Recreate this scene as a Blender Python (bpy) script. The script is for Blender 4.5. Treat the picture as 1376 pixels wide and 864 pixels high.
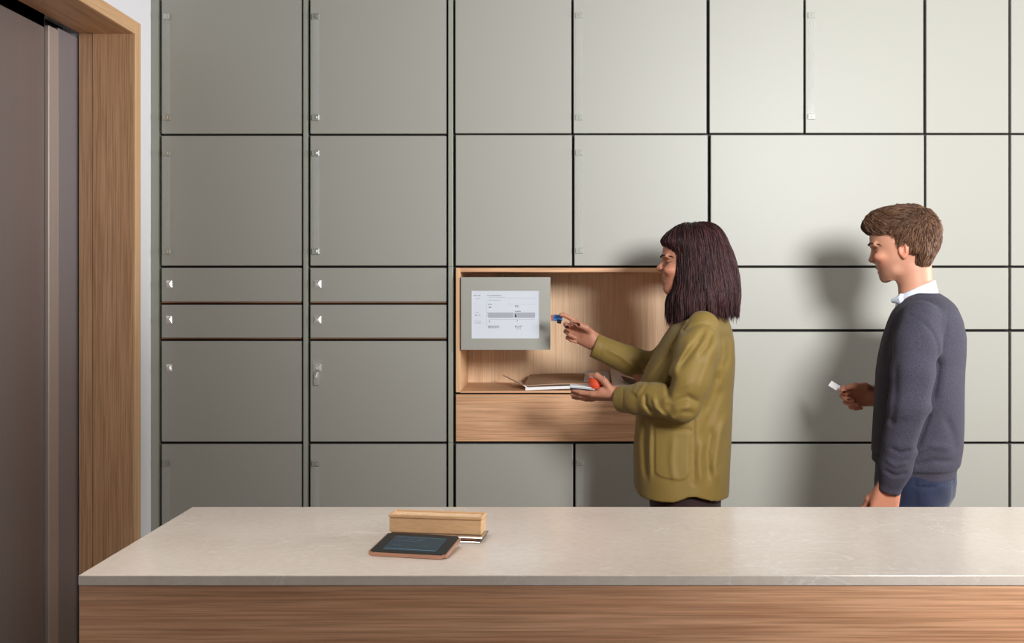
import bpy, bmesh, math, random
import numpy as np
from mathutils import Vector, Matrix
from mathutils.bvhtree import BVHTree

random.seed(7); rng = np.random.default_rng(7)
for o in list(bpy.data.objects): bpy.data.objects.remove(o)
SC = bpy.context.scene
COL = SC.collection

# ------------------------------------------------------------------ camera
IW, IH = 1376, 864
FPX = 1338.0            # focal length in pixels
VX, VY = 747.0, 388.0   # where the camera's axis meets the picture
CAMZ = 1.535
cd = bpy.data.cameras.new('camera'); cam = bpy.data.objects.new('camera', cd); COL.objects.link(cam)
cd.sensor_width = 36.0; cd.lens = 36.0*FPX/IW
cd.shift_x = -(VX-IW/2)/IW; cd.shift_y = (VY-IH/2)/IW
cam.location = (0, 0, CAMZ); cam.rotation_euler = (math.pi/2, 0, 0)
cd.clip_start = 0.05
SC.camera = cam
# ------------------------------------------------------------------ light
SC.view_settings.view_transform = 'Standard'; SC.view_settings.look = 'None'
SC.view_settings.gamma = 1.0; SC.view_settings.use_curve_mapping = False
SC.view_settings.exposure = 0.0
w = bpy.data.worlds.new('world'); SC.world = w; w.use_nodes = True
w.node_tree.nodes['Background'].inputs[0].default_value = (0.9, 0.95, 1, 1)
w.node_tree.nodes['Background'].inputs[1].default_value = 0.04
def aim(o, target):
    o.rotation_euler = (Vector(target)-o.location).to_track_quat('-Z', 'Y').to_euler()
def area(name, loc, target, sx, sy, power, col=(1, 1, 1), spread=180):
    l = bpy.data.lights.new(name, 'AREA'); l.shape = 'RECTANGLE'; l.size = sx; l.size_y = sy
    l.energy = power; l.color = col; l.spread = math.radians(spread)
    o = bpy.data.objects.new(name, l); COL.objects.link(o); o.location = loc; aim(o, target); return o
def spot(name, loc, target, power, ang, blend, rad, col=(1, 1, 1)):
    l = bpy.data.lights.new(name, 'SPOT'); l.energy = power; l.spot_size = math.radians(ang)
    l.spot_blend = blend; l.shadow_soft_size = rad; l.color = col
    o = bpy.data.objects.new(name, l); COL.objects.link(o); o.location = loc; aim(o, target); return o
spot('key_lamp', (1.4, 0.35, 2.3), (1.65, 3.57, 2.3), 590, 124, 1.0, 0.4, (0.98, 0.985, 1.0))
area('right_side_fill', (4.12, 2.9, 1.85), (-1.4, 2.9, 1.6), 1.0, 1.6, 62, (0.98, 0.985, 1.0), 120)  # added fill from the right, set at an unseen window
area('counter_fill', (-0.75, 1.7, 2.9), (-0.75, 1.95, 0), 1.6, 0.3, 6, (1, 0.96, 0.93), 75)  # added fill from above, brightens the counter
area('rear_fill', (0.2, -2.5, 1.3), (-0.9, 3.5, 1.0), 2.0, 1.4, 11, (1.0, 0.98, 0.95))  # added fill from behind the camera, lifts the surfaces facing it

# ------------------------------------------------------------------ helpers
def lin(c):
    c = c/255.0
    return c/12.92 if c <= 0.04045 else ((c+0.055)/1.055)**2.4
def rgb(r, g, b): return (lin(r), lin(g), lin(b), 1)
def setp(o, label=None, cat=None, group=None, kind=None):
    if label: o['label'] = label
    if cat: o['category'] = cat
    if group: o['group'] = group
    if kind: o['kind'] = kind
    return o
ORIG = {}
def thing(name, label, cat, loc=(0, 0, 0), group=None):
    o = bpy.data.objects.new(name, None); COL.objects.link(o); o.location = loc
    o.empty_display_size = 0.1
    ORIG[o] = Vector(loc)
    return setp(o, label, cat, group)
def link_mesh(name, me, mat, parent=None, smooth=False):
    if mat is not None: me.materials.append(mat)
    o = bpy.data.objects.new(name, me); COL.objects.link(o)
    if parent is not None:
        off = ORIG.get(parent, Vector((0, 0, 0)))
        ORIG[o] = off
        o.parent = parent
        if off.length > 0: me.transform(Matrix.Translation(-off))
    if smooth: me.shade_smooth()
    return o
def obj(name, bm, mat, parent=None, smooth=False):
    me = bpy.data.meshes.new(name); bm.normal_update(); bm.to_mesh(me); bm.free()
    return link_mesh(name, me, mat, parent, smooth)
def xf(parent_obj, P0, e_r):
    pass
def bx(bm, lo, hi, bev=0.0, seg=1, M=None):
    lo = Vector(lo); hi = Vector(hi); c = (lo+hi)/2; s = hi-lo
    r = bmesh.ops.create_cube(bm, size=1.0, matrix=Matrix.Translation(c) @ Matrix.Diagonal((abs(s.x), abs(s.y), abs(s.z), 1)))
    vs = r['verts']
    if bev > 0:
        es = list({e for v in vs for e in v.link_edges})
        rr = bmesh.ops.bevel(bm, geom=es, offset=bev, segments=seg, affect='EDGES', profile=0.5)
        vs = list({v for f in rr['faces'] for v in f.verts} | {v for v in vs if v.is_valid})
    if M is not None:
        bmesh.ops.transform(bm, matrix=M, verts=vs)
    return vs
def box(name, lo, hi, mat, parent=None, bev=0.0, seg=1, M=None):
    bm = bmesh.new(); bx(bm, lo, hi, bev, seg, M); return obj(name, bm, mat, parent)
def quad_prism(bm, pts, z0, z1):
    n = len(pts)
    a = [bm.verts.new((p[0], p[1], z0)) for p in pts]; b = [bm.verts.new((p[0], p[1], z1)) for p in pts]
    bm.faces.new(list(reversed(a))); bm.faces.new(b)
    for i in range(n): bm.faces.new((a[i], a[(i+1) % n], b[(i+1) % n], b[i]))

# ------------------------------------------------------------------ materials
def new_mat(name, col, rough=0.5, metal=0.0, **kw):
    m = bpy.data.materials.new(name); m.use_nodes = True
    b = m.node_tree.nodes['Principled BSDF']
    b.inputs['Base Color'].default_value = col; b.inputs['Roughness'].default_value = rough
    b.inputs['Metallic'].default_value = metal
    for k, v in kw.items(): b.inputs[k.replace('_', ' ')].default_value = v
    return m
def N(m, t, **kw):
    n = m.node_tree.nodes.new(t)
    for k, v in kw.items(): setattr(n, k, v)
    return n
def L(m, a, b): m.node_tree.links.new(a, b)
def bsdf(m): return m.node_tree.nodes['Principled BSDF']
def coords(m, scale=(1, 1, 1), kind='Object', rot=(0, 0, 0)):
    tc = N(m, 'ShaderNodeTexCoord'); mp = N(m, 'ShaderNodeMapping')
    mp.inputs['Scale'].default_value = scale; mp.inputs['Rotation'].default_value = rot
    L(m, tc.outputs[kind], mp.inputs['Vector']); return mp.outputs['Vector']
def noise(m, vec, scale, detail=4, rough=0.55, dist=0.0):
    n = N(m, 'ShaderNodeTexNoise'); n.inputs['Scale'].default_value = scale; n.inputs['Detail'].default_value = detail
    n.inputs['Roughness'].default_value = rough; n.inputs['Distortion'].default_value = dist
    L(m, vec, n.inputs['Vector']); return n.outputs['Fac']
def ramp(m, fac, stops):
    r = N(m, 'ShaderNodeValToRGB'); e = r.color_ramp.elements
    while len(e) < len(stops): e.new(0.5)
    for i, (p, c) in enumerate(stops): e[i].position = p; e[i].color = c
    L(m, fac, r.inputs['Fac']); return r.outputs['Color']
def bump(m, h, strength=0.2, dist=0.001):
    b = N(m, 'ShaderNodeBump'); b.inputs['Strength'].default_value = strength; b.inputs['Distance'].default_value = dist
    L(m, h, b.inputs['Height']); L(m, b.outputs['Normal'], bsdf(m).inputs['Normal'])
def mixc(m, fac, a, b, mode='MIX'):
    x = N(m, 'ShaderNodeMix', data_type='RGBA', blend_type=mode)
    if isinstance(fac, float): x.inputs[0].default_value = fac
    else: L(m, fac, x.inputs[0])
    for s, i in ((a, 6), (b, 7)):
        if isinstance(s, tuple): x.inputs[i].default_value = s
        else: L(m, s, x.inputs[i])
    return x.outputs[2]
def wood(name, light, dark, grain='z', rough=0.45, fine=1.0, wavy=0.0, lines=1.0):
    m = new_mat(name, light, rough)
    s = {'x': (1.2, 30, 30), 'y': (30, 1.2, 30), 'z': (30, 30, 1.2)}[grain]
    s2 = {'x': (4, 260, 260), 'y': (260, 4, 260), 'z': (260, 260, 4)}[grain]
    v = coords(m, s)
    a = noise(m, v, 1.0*fine, 5, 0.6, wavy)
    b = noise(m, coords(m, s2), 1.0*fine, 3, 0.6, 0.1)
    c = ramp(m, a, [(0.3, dark), (0.68, light)])
    md = tuple(x*0.72 for x in light[:3])+(1,)
    d = ramp(m, b, [(0.35, tuple(1-(1-x)*lines for x in (0.66, 0.62, 0.58))+(1,)), (0.6, (1, 1, 1, 1))])
    col = mixc(m, 1.0, c, d, 'MULTIPLY')
    L(m, col, bsdf(m).inputs['Base Color'])
    bump(m, b, 0.12, 0.0006)
    return m
M = {}
M['door'] = new_mat('sage_lacquer', rgb(163, 162, 152), 0.48)
_v = coords(M['door'], (1, 1, 1)); bump(M['door'], noise(M['door'], _v, 900, 2), 0.03, 0.0003)
M['carcass'] = new_mat('dark_carcass', rgb(28, 27, 24), 0.7)  # near-black: shadow of the door gaps put into the colour
M['strip'] = new_mat('sage_strip', rgb(158, 160, 147), 0.32)
M['copper'] = new_mat('copper_edge', rgb(176, 128, 98), 0.3, 1.0)
M['chrome'] = new_mat('chrome', rgb(240, 238, 232), 0.22, 0.6)
M['cap'] = new_mat('brushed_cap', rgb(190, 192, 184), 0.28, 0.75)
M['acrylic'] = new_mat('clear_acrylic', rgb(214, 216, 208), 0.15, 0.0, Alpha=0.22)
M['oak_v'] = wood('oak_vertical', rgb(250, 214, 174), rgb(236, 194, 152), 'z', 0.45, 1.0, 0.2, 0.6)
M['oak_x'] = wood('oak_horizontal', rgb(238, 190, 148), rgb(216, 162, 120), 'x', 0.42, 1.0, 0.6)
M['oak_edge'] = wood('oak_edge', rgb(244, 200, 152), rgb(230, 182, 134), 'z', 0.42, 1.0, 0.1, 0.4)
M['oak_counter'] = wood('oak_counter', rgb(240, 186, 146), rgb(212, 154, 114), 'x', 0.42, 0.9, 1.2)
M['oak_jamb'] = wood('oak_jamb', rgb(232, 186, 144), rgb(212, 164, 122), 'z', 0.45, 1.0, 0.2)
M['oak_case'] = wood('oak_casing', rgb(240, 196, 148), rgb(226, 178, 130), 'z', 0.4, 1.0, 0.1, 0.5)
M['oak_soffit'] = wood('oak_soffit', rgb(216, 168, 124), rgb(192, 142, 100), 'y', 0.45, 1.0, 0.2)
M['oak_case_y'] = wood('oak_casing_head', rgb(240, 196, 148), rgb(226, 178, 130), 'y', 0.4, 1.0, 0.1, 0.5)
M['white'] = new_mat('white_plaster', rgb(247, 246, 248), 0.6)
_v = coords(M['white']); bump(M['white'], noise(M['white'], _v, 200, 3), 0.05, 0.0005)
M['ceil'] = new_mat('ceiling_paint', rgb(96, 93, 90), 0.8)
M['room'] = new_mat('room_paint', rgb(84, 80, 75), 0.8)
def brushed(name, col, rough, metal=0.55):
    m = new_mat(name, col, rough, metal)
    n = noise(m, coords(m, (700, 700, 2.0)), 1.0, 3, 0.6)
    c = ramp(m, n, [(0.3, tuple(x*0.9 for x in col[:3])+(1,)), (0.7, col)])
    L(m, c, bsdf(m).inputs['Base Color']); bump(m, n, 0.04, 0.0003)
    return m
M['steel'] = brushed('bronze_steel', rgb(160, 146, 142), 0.4)
M['steel2'] = brushed('steel_jamb', rgb(176, 174, 180), 0.4)
M['steel3'] = brushed('steel_edge', rgb(216, 204, 196), 0.4)
M['black'] = new_mat('gap_shade_black', rgb(14, 13, 13), 0.6)
def marble():
    m = new_mat('cream_marble', rgb(214, 200, 186), 0.2)
    v = coords(m)
    n = noise(m, v, 3.2, 8, 0.62, 0.6)
    c = ramp(m, n, [(0.3, rgb(208, 194, 180)), (0.5, rgb(214, 201, 188)), (0.72, rgb(221, 210, 198))])
    sp = noise(m, v, 60, 4, 0.6)
    c = mixc(m, 0.3, c, ramp(m, sp, [(0.35, rgb(204, 190, 176)), (0.6, rgb(222, 210, 198))]))
    # thin pale veins: where a distorted noise crosses a value
    v2 = coords(m, (1.0, 2.0, 1.0), rot=(0, 0, 0.5))
    q = noise(m, v2, 4.0, 6, 0.6, 1.6)
    ve = ramp(m, q, [(0.488, (0, 0, 0, 1)), (0.5, (1, 1, 1, 1)), (0.512, (0, 0, 0, 1))])
    q2 = noise(m, v, 3.5, 3)
    msk = ramp(m, q2, [(0.44, (0, 0, 0, 1)), (0.6, (0.8, 0.8, 0.8, 1))])
    f = mixc(m, 1.0, ve, msk, 'MULTIPLY')
    c = mixc(m, f, c, rgb(238, 229, 220))
    L(m, c, bsdf(m).inputs['Base Color'])
    return m
M['marble'] = marble()
M['floor'] = new_mat('floor_stone', rgb(128, 120, 110), 0.35)
_v = coords(M['floor']); L(M['floor'], ramp(M['floor'], noise(M['floor'], _v, 6, 5), [(0.3, rgb(112, 104, 95)), (0.7, rgb(138, 130, 120))]), bsdf(M['floor']).inputs['Base Color'])
def fabric(name, lo, hi, rough, sheen=0.3, scale=1400, bstr=0.25, spec=0.3, vertexcol=False, tint=None):
    m = new_mat(name, hi, rough); b = bsdf(m)
    b.inputs['Sheen Weight'].default_value = sheen; b.inputs['Specular IOR Level'].default_value = spec
    v = coords(m); n = noise(m, v, scale, 2, 0.6)
    c = ramp(m, n, [(0.35, lo), (0.65, hi)])
    c2 = noise(m, v, 9, 3)
    c = mixc(m, 1.0, c, ramp(m, c2, [(0.3, (0.92, 0.92, 0.92, 1)), (0.7, (1, 1, 1, 1))]), 'MULTIPLY')
    L(m, c, b.inputs['Base Color']); bump(m, n, bstr, 0.0008)
    return m
M['jacket'] = fabric('olive_twill', rgb(126, 104, 50), rgb(143, 119, 60), 0.6, 0.08, 1500, 0.06, 0.3)
M['sweater'] = fabric('slate_knit', rgb(50, 48, 58), rgb(75, 72, 85), 0.9, 0.04, 520, 0.5, 0.15)
M['jeans'] = fabric('denim', rgb(27, 33, 54), rgb(39, 47, 72), 0.8, 0.15, 900, 0.4, 0.2)
M['trousers'] = fabric('plum_trouser', rgb(48, 32, 33), rgb(58, 40, 40), 0.8, 0.1, 900, 0.3, 0.2)
M['collar'] = fabric('pale_blue_shirt', rgb(202, 213, 232), rgb(220, 229, 243), 0.75, 0.1, 1600, 0.2, 0.2)
M['shoe'] = new_mat('shoe_leather', rgb(36, 28, 24), 0.4)
def vcol_mat(name, rough, **kw):
    m = new_mat(name, (1, 1, 1, 1), rough, **kw)
    a = N(m, 'ShaderNodeAttribute'); a.attribute_name = 'Col'
    L(m, a.outputs['Color'], bsdf(m).inputs['Base Color']); return m
M['skin'] = vcol_mat('skin', 0.5, Subsurface_Weight=0.08, Subsurface_Scale=0.008, Specular_IOR_Level=0.4)
_v = coords(M['skin']); bump(M['skin'], noise(M['skin'], _v, 700, 3), 0.12, 0.0004)
M['hair'] = vcol_mat('hair_strand', 0.5, Specular_IOR_Level=0.35)
M['hairbase'] = vcol_mat('hair_mass', 0.6, Specular_IOR_Level=0.25)
M['eye'] = new_mat('eye_white', rgb(190, 180, 172), 0.25)
M['iris'] = new_mat('iris_brown', rgb(44, 30, 22), 0.2)
M['paper'] = new_mat('white_paper', rgb(238, 236, 236), 0.7)
M['kraft'] = fabric('kraft_paper', rgb(166, 132, 104), rgb(180, 145, 116), 0.8, 0, 300, 0.1, 0.2)
M['kraft2'] = new_mat('orange_card', rgb(226, 84, 48), 0.45)
M['blue'] = new_mat('blue_plastic', rgb(70, 130, 205), 0.3)
M['red'] = new_mat('red_plastic', rgb(190, 52, 60), 0.4)
M['blackp'] = new_mat('black_plastic', rgb(20, 22, 30), 0.35)
M['glassblk'] = new_mat('black_glass', rgb(12, 13, 15), 0.3)
M['rose'] = new_mat('rose_copper', rgb(214, 164, 140), 0.28, 0.7)
M['beech'] = wood('beech', rgb(228, 186, 140), rgb(214, 170, 124), 'x', 0.4, 1.0, 0.1, 0.35)
M['silver'] = new_mat('silver', rgb(205, 200, 192), 0.25, 0.9)
M['film'] = new_mat('clear_sleeve', rgb(216, 222, 224), 0.2, 0.0, Transmission_Weight=0.3, IOR=1.2)
def emit(name, col, s, base=(0, 0, 0, 1)):
    m = new_mat(name, base, 0.2)
    b = bsdf(m); b.inputs['Emission Color'].default_value = col; b.inputs['Emission Strength'].default_value = s
    return m
M['screen'] = emit('screen_white', rgb(226, 232, 242), 0.62, rgb(120, 120, 120))
M['screen_band'] = emit('screen_band', rgb(198, 199, 212), 0.68)
M['ink'] = new_mat('screen_ink', rgb(70, 72, 84), 0.5)
M['ink2'] = new_mat('screen_ink_pale', rgb(150, 152, 162), 0.5)
M['tabscreen'] = emit('tablet_screen', rgb(26, 52, 66), 0.7)
M['tabline'] = emit('tablet_line', rgb(96, 130, 148), 0.8)

# ------------------------------------------------------------------ pixel reading to place
def wx(px, D): return (px-VX)*D/FPX
def wz(py, D): return CAMZ-(py-VY)*D/FPX
# ================================================================== setting
WY = 3.57                       # front plane of the lockers
LX = -1.4515                    # left wall plane
RX = 4.2; BY = -2.8; CZ = 2.95
def struct(name, lo, hi, mat, bev=0):
    return setp(box(name, lo, hi, mat, None, bev), kind='structure')
struct('floor', (-2.4, BY-0.1, -0.1), (RX+0.1, 4.3, 0), M['floor'])
struct('ceiling', (-2.4, BY-0.1, CZ), (RX+0.1, 4.3, CZ+0.1), M['ceil'])
struct('wall_back', (-2.4, 4.18, 0), (RX+0.1, 4.3, CZ), M['white'])
bm = bmesh.new()
bx(bm, (RX, BY, 0), (RX+0.1, 2.35, CZ)); bx(bm, (RX, 3.45, 0), (RX+0.1, 4.18, CZ)); bx(bm, (RX, 2.35, 0), (RX+0.1, 3.45, 0.95)); bx(bm, (RX, 2.35, 2.75), (RX+0.1, 3.45, CZ))
setp(obj('wall_right', bm, M['room']), kind='structure')
wn_ = thing('added_window_1', None, None, (RX+0.05, 2.9, 0.95)); wn_['kind'] = 'structure'  # unseen window, added as a setting for the side fill
for y_ in (2.35, 2.88, 3.41): box('added_window_frame', (RX+0.02, y_, 0.95), (RX+0.08, y_+0.04, 2.75), M['white'], wn_)
box('added_window_sill', (RX-0.04, 2.35, 0.951), (RX+0.08, 3.45, 0.97), M['white'], wn_)
struct('wall_front', (-2.4, BY-0.1, 0), (RX, BY, CZ), M['room'])
TY1, TY0 = 3.468, 2.2            # outer edges of the lift's casing
TZ = 2.457
bm = bmesh.new()
bx(bm, (LX-0.5, TY1-0.02, 0), (LX, 4.18, CZ))
bx(bm, (LX-0.5, TY0+0.02, TZ-0.02), (LX, TY1-0.02, CZ))
bx(bm, (LX-0.5, BY, 0), (LX, TY0+0.02, CZ))
setp(obj('wall_left', bm, M['white']), kind='structure')
# lift doorway: casing, jamb lining in two steps, steel frame and door leaf
lift = thing('door_1', None, None, (LX-0.25, 2.8, 0)); lift['kind'] = 'structure'
cw = 0.046
box('casing', (LX-0.004, TY1-cw, 0), (LX+0.006, TY1, TZ), M['oak_case'], lift, 0.0015)
box('casing', (LX-0.004, TY0, 0), (LX+0.006, TY0+cw, TZ), M['oak_case'], lift, 0.0015)
box('head_casing', (LX-0.004, TY0+cw, TZ-cw), (LX+0.006, TY1-cw, TZ), M['oak_case_y'], lift, 0.0015)
j1 = LX-0.14; j2 = LX-0.19
yA = TY1-cw; yB = TY0+cw; zA = TZ-cw
box('jamb_lining', (j1, yA+0.0, 0), (LX-0.0045, yA+0.04, zA+0.02), M['oak_jamb'], lift, 0.001)
box('jamb_lining', (j2, yA+0.004, 0), (j1-0.003, yA+0.04, zA+0.02), M['oak_jamb'], lift, 0.001)
box('jamb_lining', (j2, yB-0.04, 0), (LX-0.0045, yB, zA+0.02), M['oak_jamb'], lift, 0.001)
box('head_lining', (j1, yB, zA), (LX-0.0045, yA, zA+0.03), M['oak_soffit'], lift, 0.001)
box('head_lining', (j2, yB, zA+0.004), (j1-0.003, yA, zA+0.03), M['oak_soffit'], lift, 0.001)
# steel: return strip facing the room at the far side, edge in paler steel with its highlight painted in, then the leaf set back
sx = j2-0.006
box('steel_frame', (sx-0.012, yA-0.125, 0), (sx, yA+0.03, zA-0.012), M['steel2'], lift, 0.001)
box('steel_edge', (sx-0.03, yA-0.19, 0), (sx+0.002, yA-0.127, zA-0.02), M['steel3'], lift, 0.002)
box('door_leaf', (sx-0.05, yB-0.05, 0.01), (sx-0.012, yA-0.194, zA+0.02), M['steel'], lift, 0.001)
box('head_shade', (sx-0.03, yB, zA-0.028), (sx-0.012, yA-0.19, zA+0.03), M['black'], lift)  # black strip standing in for the shade under the door head
box('shaft_lining', (sx-0.09, yB-0.05, 0), (sx-0.06, yA+0.05, zA+0.03), M['black'], lift)

# ================================================================== lockers
T = 0.02
ROW_TOP = 0.0
def X(p): return wx(p, WY)
def Z(p): return wz(p, WY)
def strip_handle(door, px, y0, y1, cap):
    """clear strip with a small square keeper at each end, fixed on the door's face"""
    x0, x1 = X(px+3.0), X(px+9.2)
    bm = bmesh.new(); bx(bm, (x0, WY-(0.005 if cap else 0.0018), Z(y1)), (x1, WY-0.0004, Z(y0)), 0.0006, 1)
    bx(bm, (X(px+0.5), WY-0.002, Z(y1-2)), (x0-0.001, WY-0.0003, Z(y0+2)))
    obj('handle', bm, M['acrylic'], door)
    for ya, yb in ((y0-3.5, y0+4), (y1-4, y1+3.5)):
        bm = bmesh.new()
        bx(bm, (X(px), WY-(0.008 if cap else 0.004), Z(yb)), (X(px+10), WY-0.0002, Z(ya)), 0.0016, 2)
        bx(bm, (X(px+4), WY-(0.011 if cap else 0.005), Z((ya+yb)/2+1.8)), (X(px+7.5), WY-0.003, Z((ya+yb)/2-1.8)), 0.001, 1)
        obj('end_cap', bm, M['cap'] if cap else M['strip'], door)
def pyramid_lock(door, px0, py0, px1, py1, tab=False):
    x0, x1, z0, z1 = X(px0), X(px1), Z(py1), Z(py0)
    bm = bmesh.new()
    bx(bm, (x0, WY-0.004, z0), (x1, WY-0.0002, z1), 0.0008)
    cx, cz = (x0+x1)/2, (z0+z1)/2; q = 0.0015
    cs = [bm.verts.new(c) for c in ((x0+q, WY-0.004, z0+q), (x1-q, WY-0.004, z0+q), (x1-q, WY-0.004, z1-q), (x0+q, WY-0.004, z1-q))]
    mid = [bm.verts.new(c) for c in ((cx-0.001, WY-0.013, cz-0.006), (cx+0.004, WY-0.012, cz+0.002), (cx-0.004, WY-0.012, cz+0.004))]
    for a, b, c in ((0, 1, 0), (1, 2, 1), (3, 0, 2)): bm.faces.new((cs[a], cs[b], mid[c]))
    bm.faces.new((cs[2], cs[3], mid[2], mid[1])); bm.faces.new((mid[0], mid[1], mid[2]))
    bm.faces.new((cs[1], mid[1], mid[0])); bm.faces.new((cs[0], mid[0], mid[2]))
    bmesh.ops.recalc_face_normals(bm, faces=bm.faces)
    obj('lock', bm, M['chrome'], door)
    if tab:
        bm = bmesh.new()
        bx(bm, (X(421.5), WY-0.006, Z(518)), (X(429), WY-0.0002, Z(500)), 0.002, 2)
        obj('latch_plate', bm, M['cap'], door)
        box('name_window', (X(420.5), WY-0.002, Z(488.4)), (X(432), WY-0.0002, Z(483)), M['acrylic'], door, 0.0005)
        bm = bmesh.new()
        bmesh.ops.create_cone(bm, cap_ends=True, segments=12, radius1=0.006, radius2=0.003, depth=0.02,
                              matrix=Matrix.Translation((X(426.5), WY-0.011, Z(503))) @ Matrix.Rotation(0.3, 4, 'Y'))
        obj('key', bm, M['chrome'], door)
def door(unit, px0, py0, px1, py1, handle=None, lock=None, copper=False, tab=False, zlo=None):
    z0 = Z(py1) if zlo is None else zlo
    d = box('door', (X(px0), WY, z0), (X(px1), WY+T, Z(py0)), M['door'], unit, 0.0015)
    if handle: strip_handle(d, *handle)
    if lock: pyramid_lock(d, *lock, tab=tab)
    if copper: box('edge_trim', (X(px0), WY-0.0008, z0-0.0042), (X(px1), WY+T, z0-0.0006), M['copper'], d)
    return d
def cabinet(label, px0, px1, py0=None, py1=None, group='sage locker cabinets', name='locker_cabinet'):
    x0, x1 = X(px0), X(px1)
    zb = 0.1 if py1 is None else Z(py1); zt = 2.6 if py0 is None else Z(py0)
    u = thing(name, label, 'cabinet', ((x0+x1)/2, WY+0.3, 0 if py1 is None else zb))
    if group: u['group'] = group
    bm = bmesh.new(); bx(bm, (x0, WY+T+0.004, zb), (x1, WY+0.58, zt)); obj('body', bm, M['carcass'], u)
    if py1 is None: box('plinth', (x0, WY+0.05, 0), (x1, WY+0.56, 0.0995), M['carcass'], u)
    return u
BOT = 0.105
A = cabinet('narrow sage locker column beside the white wall strip, leftmost of the lockers', 203.2, 406.6)
box('side_panel', (X(203.2), WY-0.002, 0), (X(213.4), WY+T+0.003, 2.6), M['strip'], A, 0.0008)
door(A, 217, -1, 405, 179.5, handle=(219.5, 22.5, 158.5, True))
door(A, 217, 182.5, 405, 356.8, handle=(219.5, 206, 338, True))
door(A, 217, 360, 405, 405.6, lock=(223.2, 376.5, 232, 386.7), copper=True)
door(A, 217, 409.6, 405, 454, lock=(223.2, 424.3, 232, 434.8), copper=True)
door(A, 217, 458.3, 405, 593.5, lock=(223.2, 489.3, 231.6, 499.6))
door(A, 217, 597, 405, 800, handle=(219.5, 622, 740, True), zlo=BOT)
B = cabinet('sage locker column directly left of the touch screen niche, key in its third lock', 406.8, 601.2)
box('side_panel', (X(407.6), WY-0.001, 0), (X(413.3), WY+T+0.003, 2.6), M['strip'], B, 0.0008)
door(B, 417, -1, 599.5, 179.5, handle=(419.5, 22.5, 158.5, True))
door(B, 417, 182.5, 599.5, 356.8, handle=(419.5, 206, 338, True))
door(B, 417, 360, 599.5, 405.6, lock=(422, 376.5, 431.8, 386.7), copper=True)
door(B, 417, 409.6, 599.5, 454, lock=(422, 424.3, 431.8, 434.8), copper=True)
door(B, 417, 458.3, 599.5, 593.5, lock=(421.3, 488.8, 432, 498.5), tab=True)
door(B, 417, 597, 599.5, 800, handle=(419.5, 622, 740, True), zlo=BOT)
C = cabinet('four-door sage cabinet directly above the timber niche', 601.4, 952.2, None, 358.3)
box('side_panel', (X(602.5), WY-0.001, Z(358.3)), (X(608.6), WY+T+0.003, 2.6), M['strip'], C, 0.0008)
door(C, 611.8, -1, 767.6, 179)
door(C, 770.8, -1, 949.3, 179, handle=(773, 20.5, 158, False))
door(C, 612.4, 181.5, 768.4, 356.8)
door(C, 771.8, 181.5, 950.8, 356.8, handle=(773.5, 205, 337, False))
Dn = cabinet('sage base cabinet under the timber niche and drawer', 601.4, 952.2, 594.8, None)
door(Dn, 612.6, 597, 770, 800, zlo=BOT)
door(Dn, 773.4, 597, 951.4, 800, handle=(774.5, 621.5, 740, False), zlo=BOT)
box('side_panel', (X(602.5), WY-0.001, 0), (X(608.6), WY+T+0.003, Z(594.8)), M['strip'], Dn, 0.0008)
E = cabinet('widest sage locker column, between the two people', 952.4, 1242.2)
door(E, 953.6, -1, 1079.6, 178.6)
door(E, 1082.8, -1, 1240.8, 178.6, handle=(1085.5, 20.5, 157, False))
door(E, 955.2, 181.4, 1241.6, 356.8)
door(E, 955.2, 360, 1241.6, 442.4)
door(E, 955.2, 446, 1241.6, 593.6)
door(E, 955.2, 597, 1241.6, 800, zlo=BOT)
G = cabinet('narrow sage locker column behind and to the right of the man in the sweater', 1242.4, 1356.4)
H = cabinet('outermost sage locker column, cut off by the right picture edge', 1356.6, 1560)
for U, p0, p1 in ((G, 1244.8, 1355.2), (H, 1358.8, 1556)):
    for a, b in ((-1, 178.6), (181.4, 356.8), (360, 442.4), (446, 593.6)): door(U, p0, a, p1, b)
    door(U, p0, 597, p1, 800, zlo=BOT)
H2 = cabinet('sage locker column beyond the outermost one, outside the right picture edge', 1560.3, 1900)
for a, b in ((-1, 178.6), (181.4, 356.8), (360, 442.4), (446, 593.6)): door(H2, 1562, a, 1898, b)
door(H2, 1562, 597, 1898, 800, zlo=BOT)
struct('trim_1', (LX, WY, 2.604), (RX, WY+0.6, CZ), M['door'])

# timber niche unit with its drawer
nx0, nx1 = X(612.6), X(951.6); nz1, nz0 = Z(359.8), Z(527.2)
ni = thing('niche_cabinet', 'light oak open niche with oak drawer front, holding the touch screen', 'cabinet', ((nx0+nx1)/2, WY+0.3, Z(594.6)))
ft = 0.0155; BYN = WY+0.33
box('side_panel', (nx0, WY, nz0), (nx0+ft, BYN, nz1), M['oak_edge'], ni, 0.001)
box('side_panel', (nx1-ft, WY, nz0), (nx1, BYN, nz1), M['oak_edge'], ni, 0.001)
box('top_panel', (nx0+ft, WY, nz1-ft), (nx1-ft, BYN, nz1), M['oak_x'], ni, 0.001)
box('shelf', (nx0+ft, WY+0.001, nz0-0.002), (nx1-ft, BYN, nz0+0.005), M['oak_x'], ni, 0.0005)
box('back_panel', (nx0, BYN, nz0), (nx1, BYN+0.018, nz1), M['oak_v'], ni)
d = box('drawer', (nx0, WY, Z(593.2)), (nx1, WY+T, Z(530.2)), M['oak_x'], ni, 0.001)
box('body', (nx0, WY+T+0.004, Z(594.4)), (nx1, BYN+0.02, nz0-0.003), M['carcass'], ni)
box('side_filler', (X(602.5), WY-0.001, Z(594.5)), (X(608.6), WY+T+0.003, Z(358.6)), M['strip'], ni, 0.0008)
box('back_filler', (X(601.4), WY+T+0.004, Z(594.5)), (nx0-0.0005, WY+0.5, Z(358.6)), M['carcass'], ni)

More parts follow.
